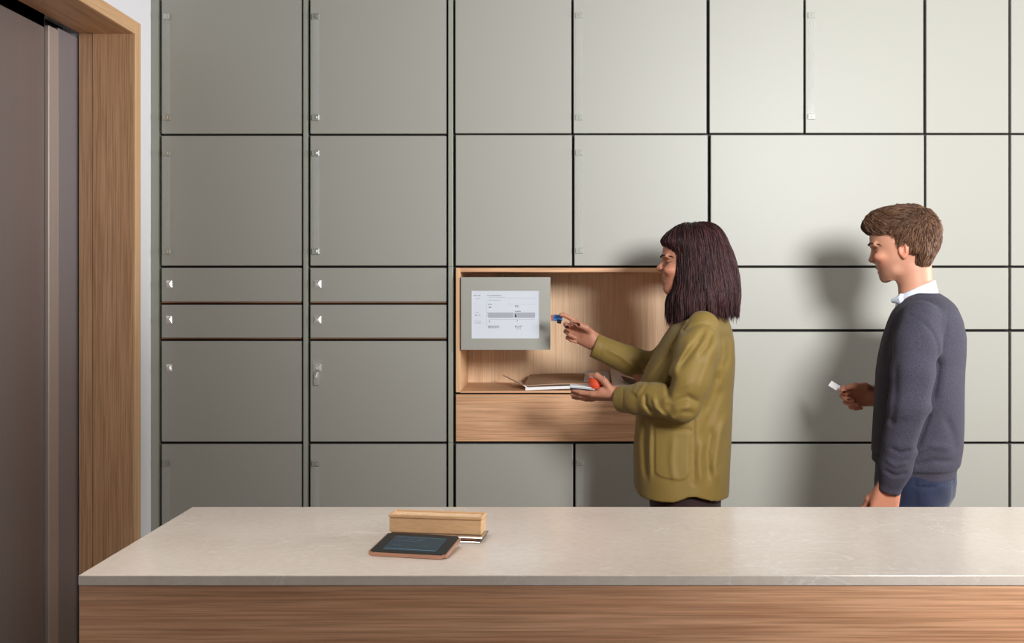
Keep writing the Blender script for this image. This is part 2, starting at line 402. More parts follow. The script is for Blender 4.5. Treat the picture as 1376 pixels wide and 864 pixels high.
# touch screen terminal
ty = WY-0.012
tx0, tx1, tz1, tz0 = wx(619.4, ty), wx(739.4, ty), wz(372.4, ty), wz(470, ty)
sx0, sx1, sz1, sz0 = wx(633.6, ty), wx(724.6, ty), wz(390.6, ty), wz(454.8, ty)
ts = thing('touch_screen', 'sage framed touch screen terminal showing a white menu, in the niche', 'screen', ((tx0+tx1)/2, WY+0.05, tz0))
bm = bmesh.new()
bx(bm, (tx0, ty, tz0), (tx1, ty+0.15, sz0)); bx(bm, (tx0, ty, sz1), (tx1, ty+0.15, tz1))
bx(bm, (tx0, ty, sz0), (sx0, ty+0.15, sz1)); bx(bm, (sx1, ty, sz0), (tx1, ty+0.15, sz1))
bmesh.ops.remove_doubles(bm, verts=bm.verts, dist=1e-5)
obj('bezel', bm, M['door'], ts)
box('bezel_lip', (sx1-0.0002, ty+0.0005, sz0), (sx1+0.004, ty+0.006, sz1), M['blackp'], ts)
box('mounting_bracket', (tx0+0.08, ty+0.15, tz0+0.08), (tx1-0.08, BYN, tz1-0.08), M['carcass'], ts)
scr = box('screen', (sx0, ty+0.007, sz0), (sx1, ty+0.02, sz1), M['screen'], ts)
def sbar(bm, px0, py0, px1, py1, d=0.0066):
    k = ty+0.007
    bx(bm, (wx(px0, ty), ty+d, wz(py1, ty)), (wx(px1, ty), ty+0.0069, wz(py0, ty)))
bm = bmesh.new(); sbar(bm, 656, 420, 690, 427); sbar(bm, 691, 420, 719, 427); sbar(bm, 657, 429, 718.5, 429.5)
obj('menu_band', bm, M['screen_band'], scr)
bmd = bmesh.new(); bml = bmesh.new()
def words(bm, x0, x1, y, h=1.0, seed=0):
    r = random.Random(seed+int(x0*31+y*7)); x = x0
    while x < x1-0.6:
        n = r.uniform(0.5, 1.1)
        hh = h*r.uniform(0.6, 1.25)
        sbar(bm, x, y-hh/2, min(x+n, x1), y+hh/2, 0.0064)
        x += n+(r.uniform(0.25, 0.5) if r.random() < 0.8 else 1.1)
for a in ((636.4, 645.7, 397.3, .9), (654.6, 673, 397.3, .9), (656, 660.4, 409, 1.3), (656.5, 660.4, 413, 1.3), (692, 697.5, 411.2, 1.4),
          (692, 700, 418.3, 1.1), (638, 645.5, 423.4, .9), (655.8, 670.5, 438.3, 1.1), (655.8, 670.8, 440.6, 1.1), (692, 702, 438.3, 1.1),
          (692, 701, 440.8, 1.1), (655, 657, 420.5, .8), (655.2, 656.6, 424, 1.4), (657.2, 658.2, 431.8, 2.0), (694.8, 695.8, 431, 1.6)):
    words(bmd, *a)
for a in ((657, 680, 399.6, .7), (656.4, 673, 403.3, .8), (639, 645.5, 401.5, .7), (637, 640, 408.4, .7), (638.5, 644, 420, .9),
          (637, 646.6, 431.6, .8), (637.4, 646.6, 434.2, .8), (695, 700.5, 442.6, .6), (692.5, 697, 413.6, .6)):
    words(bml, *a)
setp(obj('menu_text', bmd, M['ink'], scr), kind='stuff')
for y in (400.4, 408.6): sbar(bml, 681, y, 721, y+0.25)
sbar(bml, 653.4, 404, 653.6, 438)
setp(obj('menu_note', bml, M['ink2'], scr), kind='stuff')
bm = bmesh.new()
pts = [(691.9, 421.8), (692.7, 421.8), (693.4, 424.2), (694.2, 425.4), (693.2, 426.2), (691.8, 426)]
vs = [bm.verts.new((wx(a, ty), ty+0.0063, wz(b, ty))) for a, b in pts]; bm.faces.new(vs)
obj('pointer_icon', bm, M['blackp'], scr)

# ================================================================== counter
CT = 1.0; CF = 1.859; CB = 2.443; CL = -0.892; CR = 2.6
ct = box('countertop', (CL, CF, CT-0.0195), (CR, CB, CT), M['marble'], None, 0.0018, 2)
setp(ct, 'cream veined marble slab lying on the oak reception counter', 'countertop')
cb = thing('reception_counter', 'oak fronted reception counter base under the cream marble slab', 'counter', (0.8, 2.15, 0))
box('front_panel', (CL+0.0008, CF+0.003, 0.1), (CR-0.002, CF+0.023, CT-0.0205), M['oak_counter'], cb)
box('end_panel', (CL+0.0008, CF+0.0235, 0.1), (CL+0.022, CB-0.003, CT-0.0205), M['oak_counter'], cb)
box('end_panel', (CR-0.022, CF+0.0235, 0.1), (CR-0.002, CB-0.003, CT-0.0205), M['oak_counter'], cb)
box('rear_panel', (CL+0.0225, CB-0.023, 0.1), (CR-0.0225, CB-0.003, CT-0.0205), M['oak_counter'], cb)
box('plinth', (CL+0.04, CF+0.05, 0), (CR-0.04, CB-0.05, 0.0995), M['carcass'], cb)

# things on the counter
def on_counter(px, py, z=CT):
    D = (CAMZ-z)*FPX/(py-VY); return Vector((wx(px, D), D, z))
a0 = on_counter(522.7, 715.2, CT+0.012); a1 = on_counter(647.2, 719.6, CT+0.012)
ang = math.atan2(a1.y-a0.y, a1.x-a0.x); Lb = (a1-a0).length
Mb = Matrix.Translation((a0.x, a0.y, 0)) @ Matrix.Rotation(ang, 4, 'Z')
# steel and copper stand under the tray
st = thing('charging_stand', 'low polished metal stand with copper inset under the wooden tray', 'stand', (a0.x+0.1, a0.y+0.0, CT))
bm = bmesh.new(); bx(bm, (0.006, -0.022, CT), (Lb+0.002, 0.045, CT+0.0035), 0.001, 1, Mb); obj('base_plate', bm, M['silver'], st)
bm = bmesh.new(); bx(bm, (0.02, -0.012, CT+0.0036), (Lb-0.012, 0.04, CT+0.0085), 0.001, 1, Mb); obj('copper_inset', bm, M['rose'], st)
bm = bmesh.new(); bx(bm, (0.004, -0.018, CT+0.0086), (Lb+0.006, 0.045, CT+0.0118), 0.0012, 1, Mb); obj('top_plate', bm, M['silver'], st)
tr = thing('desk_tray', 'long pale wooden desk box with a raised rim, behind the tablet', 'tray', (a0.x+0.1, a0.y+0.02, CT+0.012))
z0 = CT+0.012; hh = 0.038; dp = 0.047
bm = bmesh.new(); bx(bm, (0.0, 0.0, z0), (Lb, dp, z0+hh-0.006), 0.0035, 3, Mb); obj('box_body', bm, M['beech'], tr)
bm = bmesh.new()
for lo, hi in (((-0.001, -0.0012, z0+hh-0.0058), (Lb+0.001, 0.004, z0+hh+0.001)), ((-0.001, dp-0.004, z0+hh-0.0058), (Lb+0.001, dp+0.0012, z0+hh+0.001)),
               ((-0.001, 0.0042, z0+hh-0.0058), (0.006, dp-0.0042, z0+hh+0.001)), ((Lb-0.005, 0.0042, z0+hh-0.0058), (Lb+0.001, dp-0.0042, z0+hh+0.001))):
    bx(bm, lo, hi, 0.0015, 2, Mb)
obj('rim', bm, M['beech'], tr)
bm = bmesh.new(); bx(bm, (0.0065, 0.0045, z0+hh-0.0058), (Lb-0.0055, dp-0.0045, z0+hh-0.002), 0, 1, Mb); obj('tray_floor', bm, M['oak_v'], tr)
# tablet leaning on the stand
zt = CT+0.013
q = [on_counter(522.5, 714.2, CT+0.0225), on_counter(620.5, 720.4, CT+0.0225), on_counter(598.5, 747.6, CT+0.008), on_counter(493.3, 741.6, CT+0.008)]
tb = thing('tablet', 'tablet computer with rose metal rim and dark screen lying on the counter', 'tablet', ((q[0].x+q[2].x)/2, (q[0].y+q[2].y)/2, CT))
n0 = (q[1]-q[0]).cross(q[3]-q[0]); q[2].z = q[0].z-((q[2].x-q[0].x)*n0.x+(q[2].y-q[0].y)*n0.y)/n0.z
nrm = (q[1]-q[0]).cross(q[3]-q[0]).normalized()
if nrm.z < 0: nrm = -nrm
def tq(u, v, h):      # u across, v from back to front
    p = (q[0]*(1-u)+q[1]*u)*(1-v)+(q[3]*(1-u)+q[2]*u)*v
    return p+nrm*h
def slab(u0, v0, u1, v1, h0, h1, bev=0.0):
    bm = bmesh.new()
    lo = [bm.verts.new(tq(u, v, h0)) for u, v in ((u0, v0), (u1, v0), (u1, v1), (u0, v1))]
    hi = [bm.verts.new(tq(u, v, h1)) for u, v in ((u0, v0), (u1, v0), (u1, v1), (u0, v1))]
    bm.faces.new(lo); bm.faces.new(hi)
    for i in range(4): bm.faces.new((lo[i], lo[(i+1) % 4], hi[(i+1) % 4], hi[i]))
    bmesh.ops.recalc_face_normals(bm, faces=bm.faces)
    if bev:
        vert = [e for e in bm.edges if abs((e.verts[0].co-e.verts[1].co).normalized().dot(nrm)) > 0.9]
        bmesh.ops.bevel(bm, geom=vert, offset=bev, segments=5, affect='EDGES')
    return bm
obj('case', slab(0, 0, 1, 1, -0.0075, -0.0005, 0.007), M['rose'], tb)
obj('glass', slab(0.018, 0.022, 0.982, 0.975, -0.0005, 0.0002, 0.005), M['glassblk'], tb)
dsp = obj('display', slab(0.15, 0.17, 0.85, 0.86, 0.0002, 0.0004), M['tabscreen'], tb)
bm = bmesh.new()
r = random.Random(4)
def tbar(u0, u1, v, h=0.012):
    vs = [bm.verts.new(tq(u, vv, 0.0006)) for u, vv in ((u0, v), (u1, v), (u1, v+h), (u0, v+h))]
    bm.faces.new(vs)
u = 0.2
while u < 0.82:
    wdt = r.uniform(0.01, 0.03); tbar(u, u+wdt, 0.2+r.uniform(0, 0.02)); u += wdt+0.008
tbar(0.17, 0.83, 0.79, 0.018); tbar(0.62, 0.66, 0.6); tbar(0.68, 0.69, 0.62); tbar(0.3, 0.34, 0.62)
for k in range(9): a = r.uniform(0.2, 0.7); tbar(a, a+r.uniform(0.02, 0.1), r.uniform(0.28, 0.7), 0.007)
obj('display_text', bm, M['tabline'], dsp)

# ================================================================== papers on the niche shelf
SZ = nz0+0.005
def shelf_pt(px, D, z=SZ): return Vector((wx(px, D), D, z))
def sheet(name, corners, th, mat, label, cat, group=None, droop=None):
    """a thin stack of sheets between four corners, subdivided and slightly curled"""
    bm = bmesh.new(); n = 10
    def P(i, j, top):
        u, v = i/n, j/n
        p = (corners[0]*(1-u)+corners[1]*u)*(1-v)+(corners[3]*(1-u)+corners[2]*u)*v
        z = p.z+(droop(u, v) if droop else 0)
        return (p.x, p.y, z+(th if top else 0))
    g = {}
    for t in (0, 1):
        for i in range(n+1):
            for j in range(n+1): g[i, j, t] = bm.verts.new(P(i, j, t))
    for i in range(n):
        for j in range(n):
            for t in (0, 1): bm.faces.new((g[i, j, t], g[i+1, j, t], g[i+1, j+1, t], g[i, j+1, t]))
    for i in range(n):
        for j in (0, n):
            bm.faces.new((g[i, j, 0], g[i+1, j, 0], g[i+1, j, 1], g[i, j, 1]))
            bm.faces.new((g[j, i, 0], g[j, i+1, 0], g[j, i+1, 1], g[j, i, 1]))
    bmesh.ops.recalc_face_normals(bm, faces=bm.faces)
    o = obj(name, bm, mat); setp(o, label, cat, group); return o
F0, F1 = 3.60, 3.86
sheet('envelope', [shelf_pt(676, F1-0.06), shelf_pt(716, F1-0.08), shelf_pt(716, F0-0.005), shelf_pt(704, F0-0.005)], 0.004, M['paper'],
      'white envelope with curled left end, leftmost on the niche shelf', 'envelope', 'mail on the niche shelf',
      lambda u, v: 0.034*(1-u)**2*(1-0.55*v)+0.001)
sheet('paper_stack', [shelf_pt(722, F1-0.1, SZ), shelf_pt(770, F1-0.1, SZ), shelf_pt(770, F0-0.006, SZ), shelf_pt(706, F0-0.006, SZ)], 0.010, M['paper'],
      'stack of white sheets lying under the kraft envelope', 'paper', 'mail on the niche shelf', lambda u, v: 0.006*u*v)
kr = sheet('kraft_envelope', [shelf_pt(712, F1, SZ+0.012), shelf_pt(806, F1, SZ+0.014), shelf_pt(800, F0+0.02, SZ+0.018), shelf_pt(704, F0+0.0, SZ+0.012)], 0.004, M['kraft'],
      'brown kraft paper envelope on top of the white sheets', 'envelope', 'mail on the niche shelf', lambda u, v: 0.018*(1-v)+0.004*math.sin(3.1*u))
sheet('plastic_sleeve', [shelf_pt(786, F1-0.02, SZ+0.010), shelf_pt(818, F1-0.02, SZ+0.010), shelf_pt(820, F0+0.02, SZ+0.009), shelf_pt(784, F0+0.0, SZ+0.009)], 0.003, M['film'],
      'clear plastic mailing sleeve behind the woman\'s lower hand', 'sleeve', 'mail on the niche shelf', lambda u, v: 0.036*(1-v)**0.7)
mg = sheet('magazine', [shelf_pt(820, F1, SZ+0.0), shelf_pt(868, F1, SZ+0.0), shelf_pt(884, F0, SZ+0.0), shelf_pt(823, F0, SZ+0.0)], 0.005, M['paper'],
      'white magazine with black panel, on the shelf beside the woman\'s jacket', 'magazine', 'mail on the niche shelf', lambda u, v: 0.052*(1-0.7*u)*(1-v))
c0, c1, c2, c3 = shelf_pt(834, F0+0.13), shelf_pt(858, F0+0.10), shelf_pt(866, F0+0.03), shelf_pt(840, F0+0.06)
bm = bmesh.new(); vs = [bm.verts.new(c+Vector((0, 0, (0.0405, 0.026, 0.0125, 0.0245)[i]))) for i, c in enumerate((c0, c1, c2, c3))]; bm.faces.new(vs); obj('cover_panel', bm, M['blackp'], mg)
# ================================================================== sculpting: distance fields turned into one surface
def relax(V, F, n):
    E = np.concatenate([F[:, [0, 1]], F[:, [1, 2]], F[:, [2, 3]], F[:, [3, 0]]]); m = len(V)
    deg = np.bincount(E[:, 0], minlength=m)+np.bincount(E[:, 1], minlength=m); deg = np.maximum(deg, 1)[:, None]
    for k in range(n*2):        # shrink, then swell back by nearly as much
        A = np.stack([np.bincount(E[:, 0], V[E[:, 1], c], m)+np.bincount(E[:, 1], V[E[:, 0], c], m) for c in range(3)], 1)/deg
        V = V+(A-V)*(0.55 if k % 2 == 0 else -0.53)
    return V
class Vol:
    def __init__(s, lo, hi, h):
        s.h = h; s.lo = np.array(lo, float)-3*h
        s.n = np.ceil((np.array(hi)-s.lo)/h).astype(int)+4
        s.d = np.full(s.n, 0.06, np.float32)
        s.ax = [(s.lo[i]+h*np.arange(s.n[i])).astype(np.float32) for i in range(3)]
    def rng(s, lo, hi):
        a = np.clip(np.floor((np.array(lo)-s.lo)/s.h).astype(int), 0, s.n); b = np.clip(np.ceil((np.array(hi)-s.lo)/s.h).astype(int)+1, 0, s.n)
        return a, b
    def sub(s, lo, hi, pad):
        a, b = s.rng(np.array(lo)-pad, np.array(hi)+pad)
        sl = tuple(slice(a[i], b[i]) for i in range(3))
        g = (s.ax[0][sl[0]][:, None, None], s.ax[1][sl[1]][None, :, None], s.ax[2][sl[2]][None, None, :])
        return sl, g
    def put(s, fn, lo, hi, k=0.01, mode='u'):
        sl, g = s.sub(lo, hi, k+2*s.h+0.004)
        if any(x.stop <= x.start for x in sl): return
        e = fn(*g).astype(np.float32); d = s.d[sl]
        if mode == 'u':
            s.d[sl] = np.minimum(d, e)-np.maximum(k-np.abs(d-e), 0)**2/(4*k)
        elif mode == 's':
            e = -e; s.d[sl] = np.maximum(d, e)+np.maximum(k-np.abs(d-e), 0)**2/(4*k)
        elif mode == 'i':
            s.d[sl] = np.maximum(d, e)
    def cap(s, a, b, ra, rb=None, k=0.01, mode='u', q=(1, 1, 1)):
        rb = ra if rb is None else rb
        a = np.array(a, float); b = np.array(b, float); q = np.array(q, float); r = max(ra, rb)
        lo = np.minimum(a, b)-r/min(q); hi = np.maximum(a, b)+r/min(q)
        A = a*q; D = (b-a)*q; dd = max((D*D).sum(), 1e-9); mq = 1/np.mean(q)
        def fn(x, y, z):
            px, py, pz = x*q[0]-A[0], y*q[1]-A[1], z*q[2]-A[2]
            t = np.clip((px*D[0]+py*D[1]+pz*D[2])/dd, 0, 1)
            return (np.sqrt((px-t*D[0])**2+(py-t*D[1])**2+(pz-t*D[2])**2)-(ra+(rb-ra)*t))*mq
        s.put(fn, lo, hi, k, mode)
    def chain(s, pts, rad, k=0.01, mode='u', q=(1, 1, 1)):
        for i in range(len(pts)-1): s.cap(pts[i], pts[i+1], rad[i], rad[i+1], k, mode, q)
    def ell(s, c, r, k=0.01, mode='u', rot=0.0, rotx=0.0):
        c = np.array(c, float); r = np.array(r, float); m = r.max()
        co, si = math.cos(rot), math.sin(rot)     # turn about v (in the u-z plane)
        cx, sx = math.cos(rotx), math.sin(rotx)
        def fn(x, y, z):
            x, y, z = x-c[0], y-c[1], z-c[2]
            x, z = co*x+si*z, -si*x+co*z
            if rotx: x, y = cx*x+sx*y, -sx*x+cx*y
            k0 = np.sqrt((x/r[0])**2+(y/r[1])**2+(z/r[2])**2)
            k1 = np.sqrt((x/r[0]**2)**2+(y/r[1]**2)**2+(z/r[2]**2)**2)+1e-6
            return k0*(k0-1)/k1
        s.put(fn, c-m, c+m, k, mode)
    def loft(s, secs, k=0.01, mode='u', n=2.0, nf=None, smooth=0.006, cut=None):
        """secs: (z, front u, back u, half depth v, [centre v]); stacked superellipses"""
        secs = sorted(secs, key=lambda t: t[0])
        a = np.array([list(t)+[0.0]*(5-len(t)) for t in secs], float)
        zz = s.ax[2]; f = []
        for j in range(1, 5):
            dz = 0.002; zf = np.arange(a[0, 0]-0.03, a[-1, 0]+0.03, dz)
            y = np.interp(zf, a[:, 0], a[:, j]); m = max(1, int(smooth/dz)); ker = np.hanning(2*m+3)[1:-1]; ker /= ker.sum()
            yp = np.pad(y, m+1, mode='edge'); y = np.convolve(yp, ker, 'same')[m+1:-m-1]
            f.append(np.interp(zz, zf, y).astype(np.float32))
        f0, f1, hv, cv = f
        lo = (a[:, 1].min(), (a[:, 4]-a[:, 3]).min(), a[0, 0]); hi = (a[:, 2].max(), (a[:, 4]+a[:, 3]).max(), a[-1, 0])
        sl, g = s.sub(lo, hi, k+2*s.h+0.004); zs = sl[2]
        cu = ((f0+f1)/2)[zs][None, None, :]; hu = np.maximum((f1-f0)/2, 0.004)[zs][None, None, :]
        hv = np.maximum(hv, 0.004)[zs][None, None, :]; cv = cv[zs][None, None, :]
        def fn(x, y, z):
            u = (x-cu)/hu; v = np.abs((y-cv)/hv)
            if nf is None:
                e = (np.abs(u)**n+v**n)**(1/n)
            else:
                e = np.where(u < 0, (np.abs(u)**nf+v**nf)**(1/nf), (np.abs(u)**n+v**n)**(1/n))
            d = (e-1)*np.minimum(hu, hv)
            zt = np.maximum(z-a[-1, 0], a[0, 0]-z)
            if cut is not None: zt = np.maximum(zt, cut(x, y, z))
            return np.maximum(d, zt)
        s.put(fn, lo, hi, k, mode)
    def box(s, c, half, r=0.0, k=0.005, mode='u', R=None):
        c = np.array(c, float); half = np.array(half, float); m = np.linalg.norm(half)
        R = np.eye(3) if R is None else np.array(R, float)
        def fn(x, y, z):
            x, y, z = x-c[0], y-c[1], z-c[2]
            p = [np.abs(R[i, 0]*x+R[i, 1]*y+R[i, 2]*z)-half[i]+r for i in range(3)]
            o = np.sqrt(sum(np.maximum(t, 0)**2 for t in p))
            return o+np.minimum(np.maximum(np.maximum(p[0], p[1]), p[2]), 0)-r
        s.put(fn, c-m, c+m, k, mode)
    def groove(s, pts, r, amp, side=None, falloff=None):
        """a crease (amp > 0) or ridge (amp < 0) along a polyline of (u, z); side: only where v < side"""
        pts = np.array(pts, float)
        lo = (pts[:, 0].min(), -9, pts[:, 1].min()); hi = (pts[:, 0].max(), 9 if side is None else side, pts[:, 1].max())
        sl, g = s.sub(lo, hi, r*2.6); x, y, z = g
        best = None; L_ = len(pts)-1
        for i in range(L_):
            a, b = pts[i], pts[i+1]; D = b-a; dd = max((D*D).sum(), 1e-9)
            t = np.clip(((x-a[0])*D[0]+(z-a[1])*D[1])/dd, 0, 1)
            d2 = (x-a[0]-t*D[0])**2+(z-a[1]-t*D[1])**2
            T_ = (i+t)/L_
            if best is None: best, bt = d2, T_
            else:
                m = d2 < best; best = np.where(m, d2, best); bt = np.where(m, T_, bt)
        taper = np.clip(np.minimum(bt, 1-bt)*5+0.15, 0, 1) if falloff is None else falloff
        s.d[sl] += (amp*np.exp(-best/(r*r))*taper*np.ones_like(y)).astype(np.float32)
    def raise2d(s, poly, amp, edge=0.002, side=None):
        """lift the surface inside a (u, z) outline, as a flap or pocket sewn on"""
        P = np.array(poly, float); lo = (P[:, 0].min(), -9, P[:, 1].min()); hi = (P[:, 0].max(), 9 if side is None else side, P[:, 1].max())
        sl, g = s.sub(lo, hi, edge*3); x, _, z = g
        inside = np.zeros((x.shape[0], 1, z.shape[2]), bool); best = np.full(inside.shape, 9.0)
        for i in range(len(P)):
            a, b = P[i], P[(i+1) % len(P)]; D = b-a; dd = max((D*D).sum(), 1e-9)
            t = np.clip(((x-a[0])*D[0]+(z-a[1])*D[1])/dd, 0, 1)
            best = np.minimum(best, (x-a[0]-t*D[0])**2+(z-a[1]-t*D[1])**2)
            c = ((a[1] > z) != (b[1] > z)) & (x < (b[0]-a[0])*(z-a[1])/((b[1]-a[1]) or 1e-9)+a[0])
            inside ^= c
        sd = np.where(inside, -np.sqrt(best), np.sqrt(best))
        s.d[sl] -= (amp*np.clip(0.5-sd/edge, 0, 1)*np.ones((1, s.d[sl].shape[1], 1))).astype(np.float32)
    def ripple(s, freq, amp, seed=0, stretch=(1, 1, 1), band=0.03):
        r = np.random.default_rng(seed); x = s.ax[0][:, None, None]*stretch[0]; y = s.ax[1][None, :, None]*stretch[1]; z = s.ax[2][None, None, :]*stretch[2]
        t = 0
        for i in range(5):
            dv = r.normal(size=3); dv /= np.linalg.norm(dv); f = freq*r.uniform(0.7, 1.6)
            t = t+np.sin((x*dv[0]+y*dv[1]+z*dv[2])*f+r.uniform(0, 6.28))
        s.d += (amp*t/2.5).astype(np.float32)
    def front(s, v, z):
        """where a line towards +u first meets the surface, at depth v and height z"""
        j = int(round((v-s.lo[1])/s.h)); k = int(round((z-s.lo[2])/s.h)); c = s.d[:, j, k]; i = int(np.argmax(c < 0))
        return float(s.ax[0][i-1]+s.h*c[i-1]/(c[i-1]-c[i])) if c[i] < 0 and i > 0 else 0.0
    def surface(s, sm=0):
        d = s.d; ins = d < 0; nx, ny, nz = d.shape
        cnt = np.zeros((nx-1, ny-1, nz-1), np.int8)
        for i in (0, 1):
            for j in (0, 1):
                for k in (0, 1): cnt += ins[i:nx-1+i, j:ny-1+j, k:nz-1+k]
        mask = (cnt > 0) & (cnt < 8)
        cells = np.argwhere(mask); idx = np.full(mask.shape, -1, np.int32); idx[mask] = np.arange(len(cells))
        S = np.zeros((len(cells), 3)); C = np.zeros(len(cells)); ci, cj, ck = cells.T
        cor = [(0, 0, 0), (1, 0, 0), (0, 1, 0), (1, 1, 0), (0, 0, 1), (1, 0, 1), (0, 1, 1), (1, 1, 1)]
        for p, q in ((0, 1), (2, 3), (4, 5), (6, 7), (0, 2), (1, 3), (4, 6), (5, 7), (0, 4), (1, 5), (2, 6), (3, 7)):
            P, Q = np.array(cor[p]), np.array(cor[q])
            a = d[ci+P[0], cj+P[1], ck+P[2]]; b = d[ci+Q[0], cj+Q[1], ck+Q[2]]
            m = (a < 0) != (b < 0); t = np.where(m, a/np.where(m, a-b, 1), 0)
            S[m] += (P+t[:, None]*(Q-P))[m]; C += m
        V = s.lo+(cells+S/C[:, None])*s.h
        F = []
        for ax in range(3):
            sl0 = [slice(None)]*3; sl1 = [slice(None)]*3; sl0[ax] = slice(0, -1); sl1[ax] = slice(1, None)
            a, b = ins[tuple(sl0)], ins[tuple(sl1)]
            e = np.argwhere(a != b); e = e[np.all(e > 0, axis=1)]
            o1, o2 = [(1, 2), (2, 0), (0, 1)][ax]
            E = [e.copy() for _ in range(4)]
            E[1][:, o1] -= 1; E[2][:, o1] -= 1; E[2][:, o2] -= 1; E[3][:, o2] -= 1
            ok = np.all([np.all(q_ < np.array(idx.shape), axis=1) for q_ in E], axis=0)
            quad = np.stack([idx[tuple(q_[ok].T)] for q_ in E], 1)
            fl = a[tuple(e[ok].T)]
            quad[~fl] = quad[~fl][:, ::-1]
            F.append(quad[(quad >= 0).all(1)])
        F = np.concatenate(F)
        if sm: V = relax(V, F, sm)
        return V, F
def mesh_np(name, V, F, col=None):
    me = bpy.data.meshes.new(name); k = F.shape[1]
    me.vertices.add(len(V)); me.vertices.foreach_set('co', np.ascontiguousarray(V, np.float32).ravel())
    me.loops.add(F.size); me.loops.foreach_set('vertex_index', np.ascontiguousarray(F, np.int32).ravel())
    me.polygons.add(len(F)); me.polygons.foreach_set('loop_start', np.arange(0, F.size, k, dtype=np.int32))
    me.update(calc_edges=True); me.validate()
    if col is not None:
        a = me.color_attributes.new('Col', 'FLOAT_COLOR', 'POINT')
        c = np.ones((len(V), 4), np.float32); c[:, :3] = col; a.data.foreach_set('color', c.ravel())
    return me
def merge(parts):
    V = []; F = []; n = 0
    for v, f in parts: V.append(v); F.append(f+n); n += len(v)
    return np.concatenate(V), np.concatenate(F)
def lc(r, g, b): return np.array([lin(r), lin(g), lin(b)])

class Frame:
    """local axes of a standing person: u to the right, v away, z up; reads points off the photograph"""
    def __init__(s, px, D):
        s.P0 = np.array([(px-VX)/FPX*D, D]); s.ed = s.P0/np.linalg.norm(s.P0); s.er = np.array([s.ed[1], -s.ed[0]])
        s.c0 = float(s.P0 @ s.ed); s.rot = math.atan2(s.er[1], s.er[0])
    def P(s, px, py, v=0.0):
        r = np.array([(px-VX)/FPX, 1.0]); t = (v+s.c0)/float(r @ s.ed); q = t*r-s.P0
        return np.array([float(q @ s.er), v, CAMZ-(py-VY)/FPX*t])
    def uz(s, px, py, v=0.0):
        p = s.P(px, py, v); return (p[0], p[2])
    def UZ(s, pts, v=0.0): return [s.uz(a, b, v) for a, b in pts]
    def secs(s, rows, v=0.0):
        """rows: (py, front px, back px, half depth[, centre v])"""
        out = []
        for r in rows:
            f = s.P(r[1], r[0], v); b = s.P(r[2], r[0], v)
            out.append(((f[2]+b[2])/2, f[0], b[0], r[3])+tuple(r[4:]))
        return out
class Person:
    def __init__(s, fr, label):
        s.f = fr
        s.root = thing('person', label, 'person', (fr.P0[0], fr.P0[1], 0)); s.root.rotation_euler.z = fr.rot
        ORIG[s.root] = Vector((0, 0, 0))       # parts are built in the person's own axes
    def add(s, name, V, F, mat, col=None, parent=None, smooth=True, label=None):
        o = link_mesh(name, mesh_np(name, V, F, col), mat, parent or s.root, smooth)
        if label: o['label'] = label
        return o

def hand(vol, o, f, t, n, curls, sc=1.0, thumb=None, spread=(0.10, 0.02, -0.06, -0.14), fat=1.0):
    """palm with four separate fingers and a thumb. f: along the fingers, t: towards the thumb, n: the way the palm faces"""
    f = np.array(f, float); f /= np.linalg.norm(f); n = np.array(n, float); n -= f*(n @ f); n /= np.linalg.norm(n)
    t_ = np.array(t, float); t_ -= f*(t_ @ f)+n*(t_ @ n); t = t_/np.linalg.norm(t_); o = np.array(o, float)
    def W(a, b, c): return o+sc*(f*a+t*b+n*c)
    kn = [(.086, .030), (.090, .0105), (.086, -.0095), (.076, -.0285)]
    ln = [(.040, .025, .020), (.045, .029, .021), (.041, .027, .020), (.032, .020, .018)]
    rd = [.0090, .0092, .0088, .0078]
    for (a, b), r in zip(kn, rd):
        vol.cap(W(.004, b*.62, 0.0), W(a, b, 0), .0155*sc, r*1.2*sc*fat, 0.014)
    vol.ell(W(.04, 0.004, 0.004), (.034*sc,)*3, 0.012) if False else None
    vol.cap(W(.018, .018, .010), W(.055, .030, .010), .015*sc, .011*sc, 0.012)    # thumb mound
    vol.cap(W(.018, -.018, .008), W(.058, -.026, .006), .013*sc, .009*sc, 0.012)   # heel
    for i in range(4):
        p = W(kn[i][0], kn[i][1], 0); ang = 0.0; d0 = f+t*spread[i]; d0 /= np.linalg.norm(d0); r = rd[i]*sc*fat
        for j in range(3):
            ang += math.radians(curls[i][j]); dv = d0*math.cos(ang)+n*math.sin(ang)
            q = p+dv*ln[i][j]*sc
            r2 = r*(0.93 if j < 2 else 0.86)
            vol.cap(p, q, r, r2, 0.0035 if j else 0.006)
            p = q; r = r2
    th = thumb or [(.62, .72, .25), (.86, .42, .28), (.96, .12, .2)]
    p = W(.022, .024, .008); r = .0135*sc
    for j, c in enumerate(th):
        dv = f*c[0]+t*c[1]+n*c[2]; dv /= np.linalg.norm(dv); q = p+dv*(.040, .033, .026)[j]*sc; r2 = r*(0.82, 0.9, 0.84)[j]
        vol.cap(p, q, r, r2, 0.006); p = q; r = r2

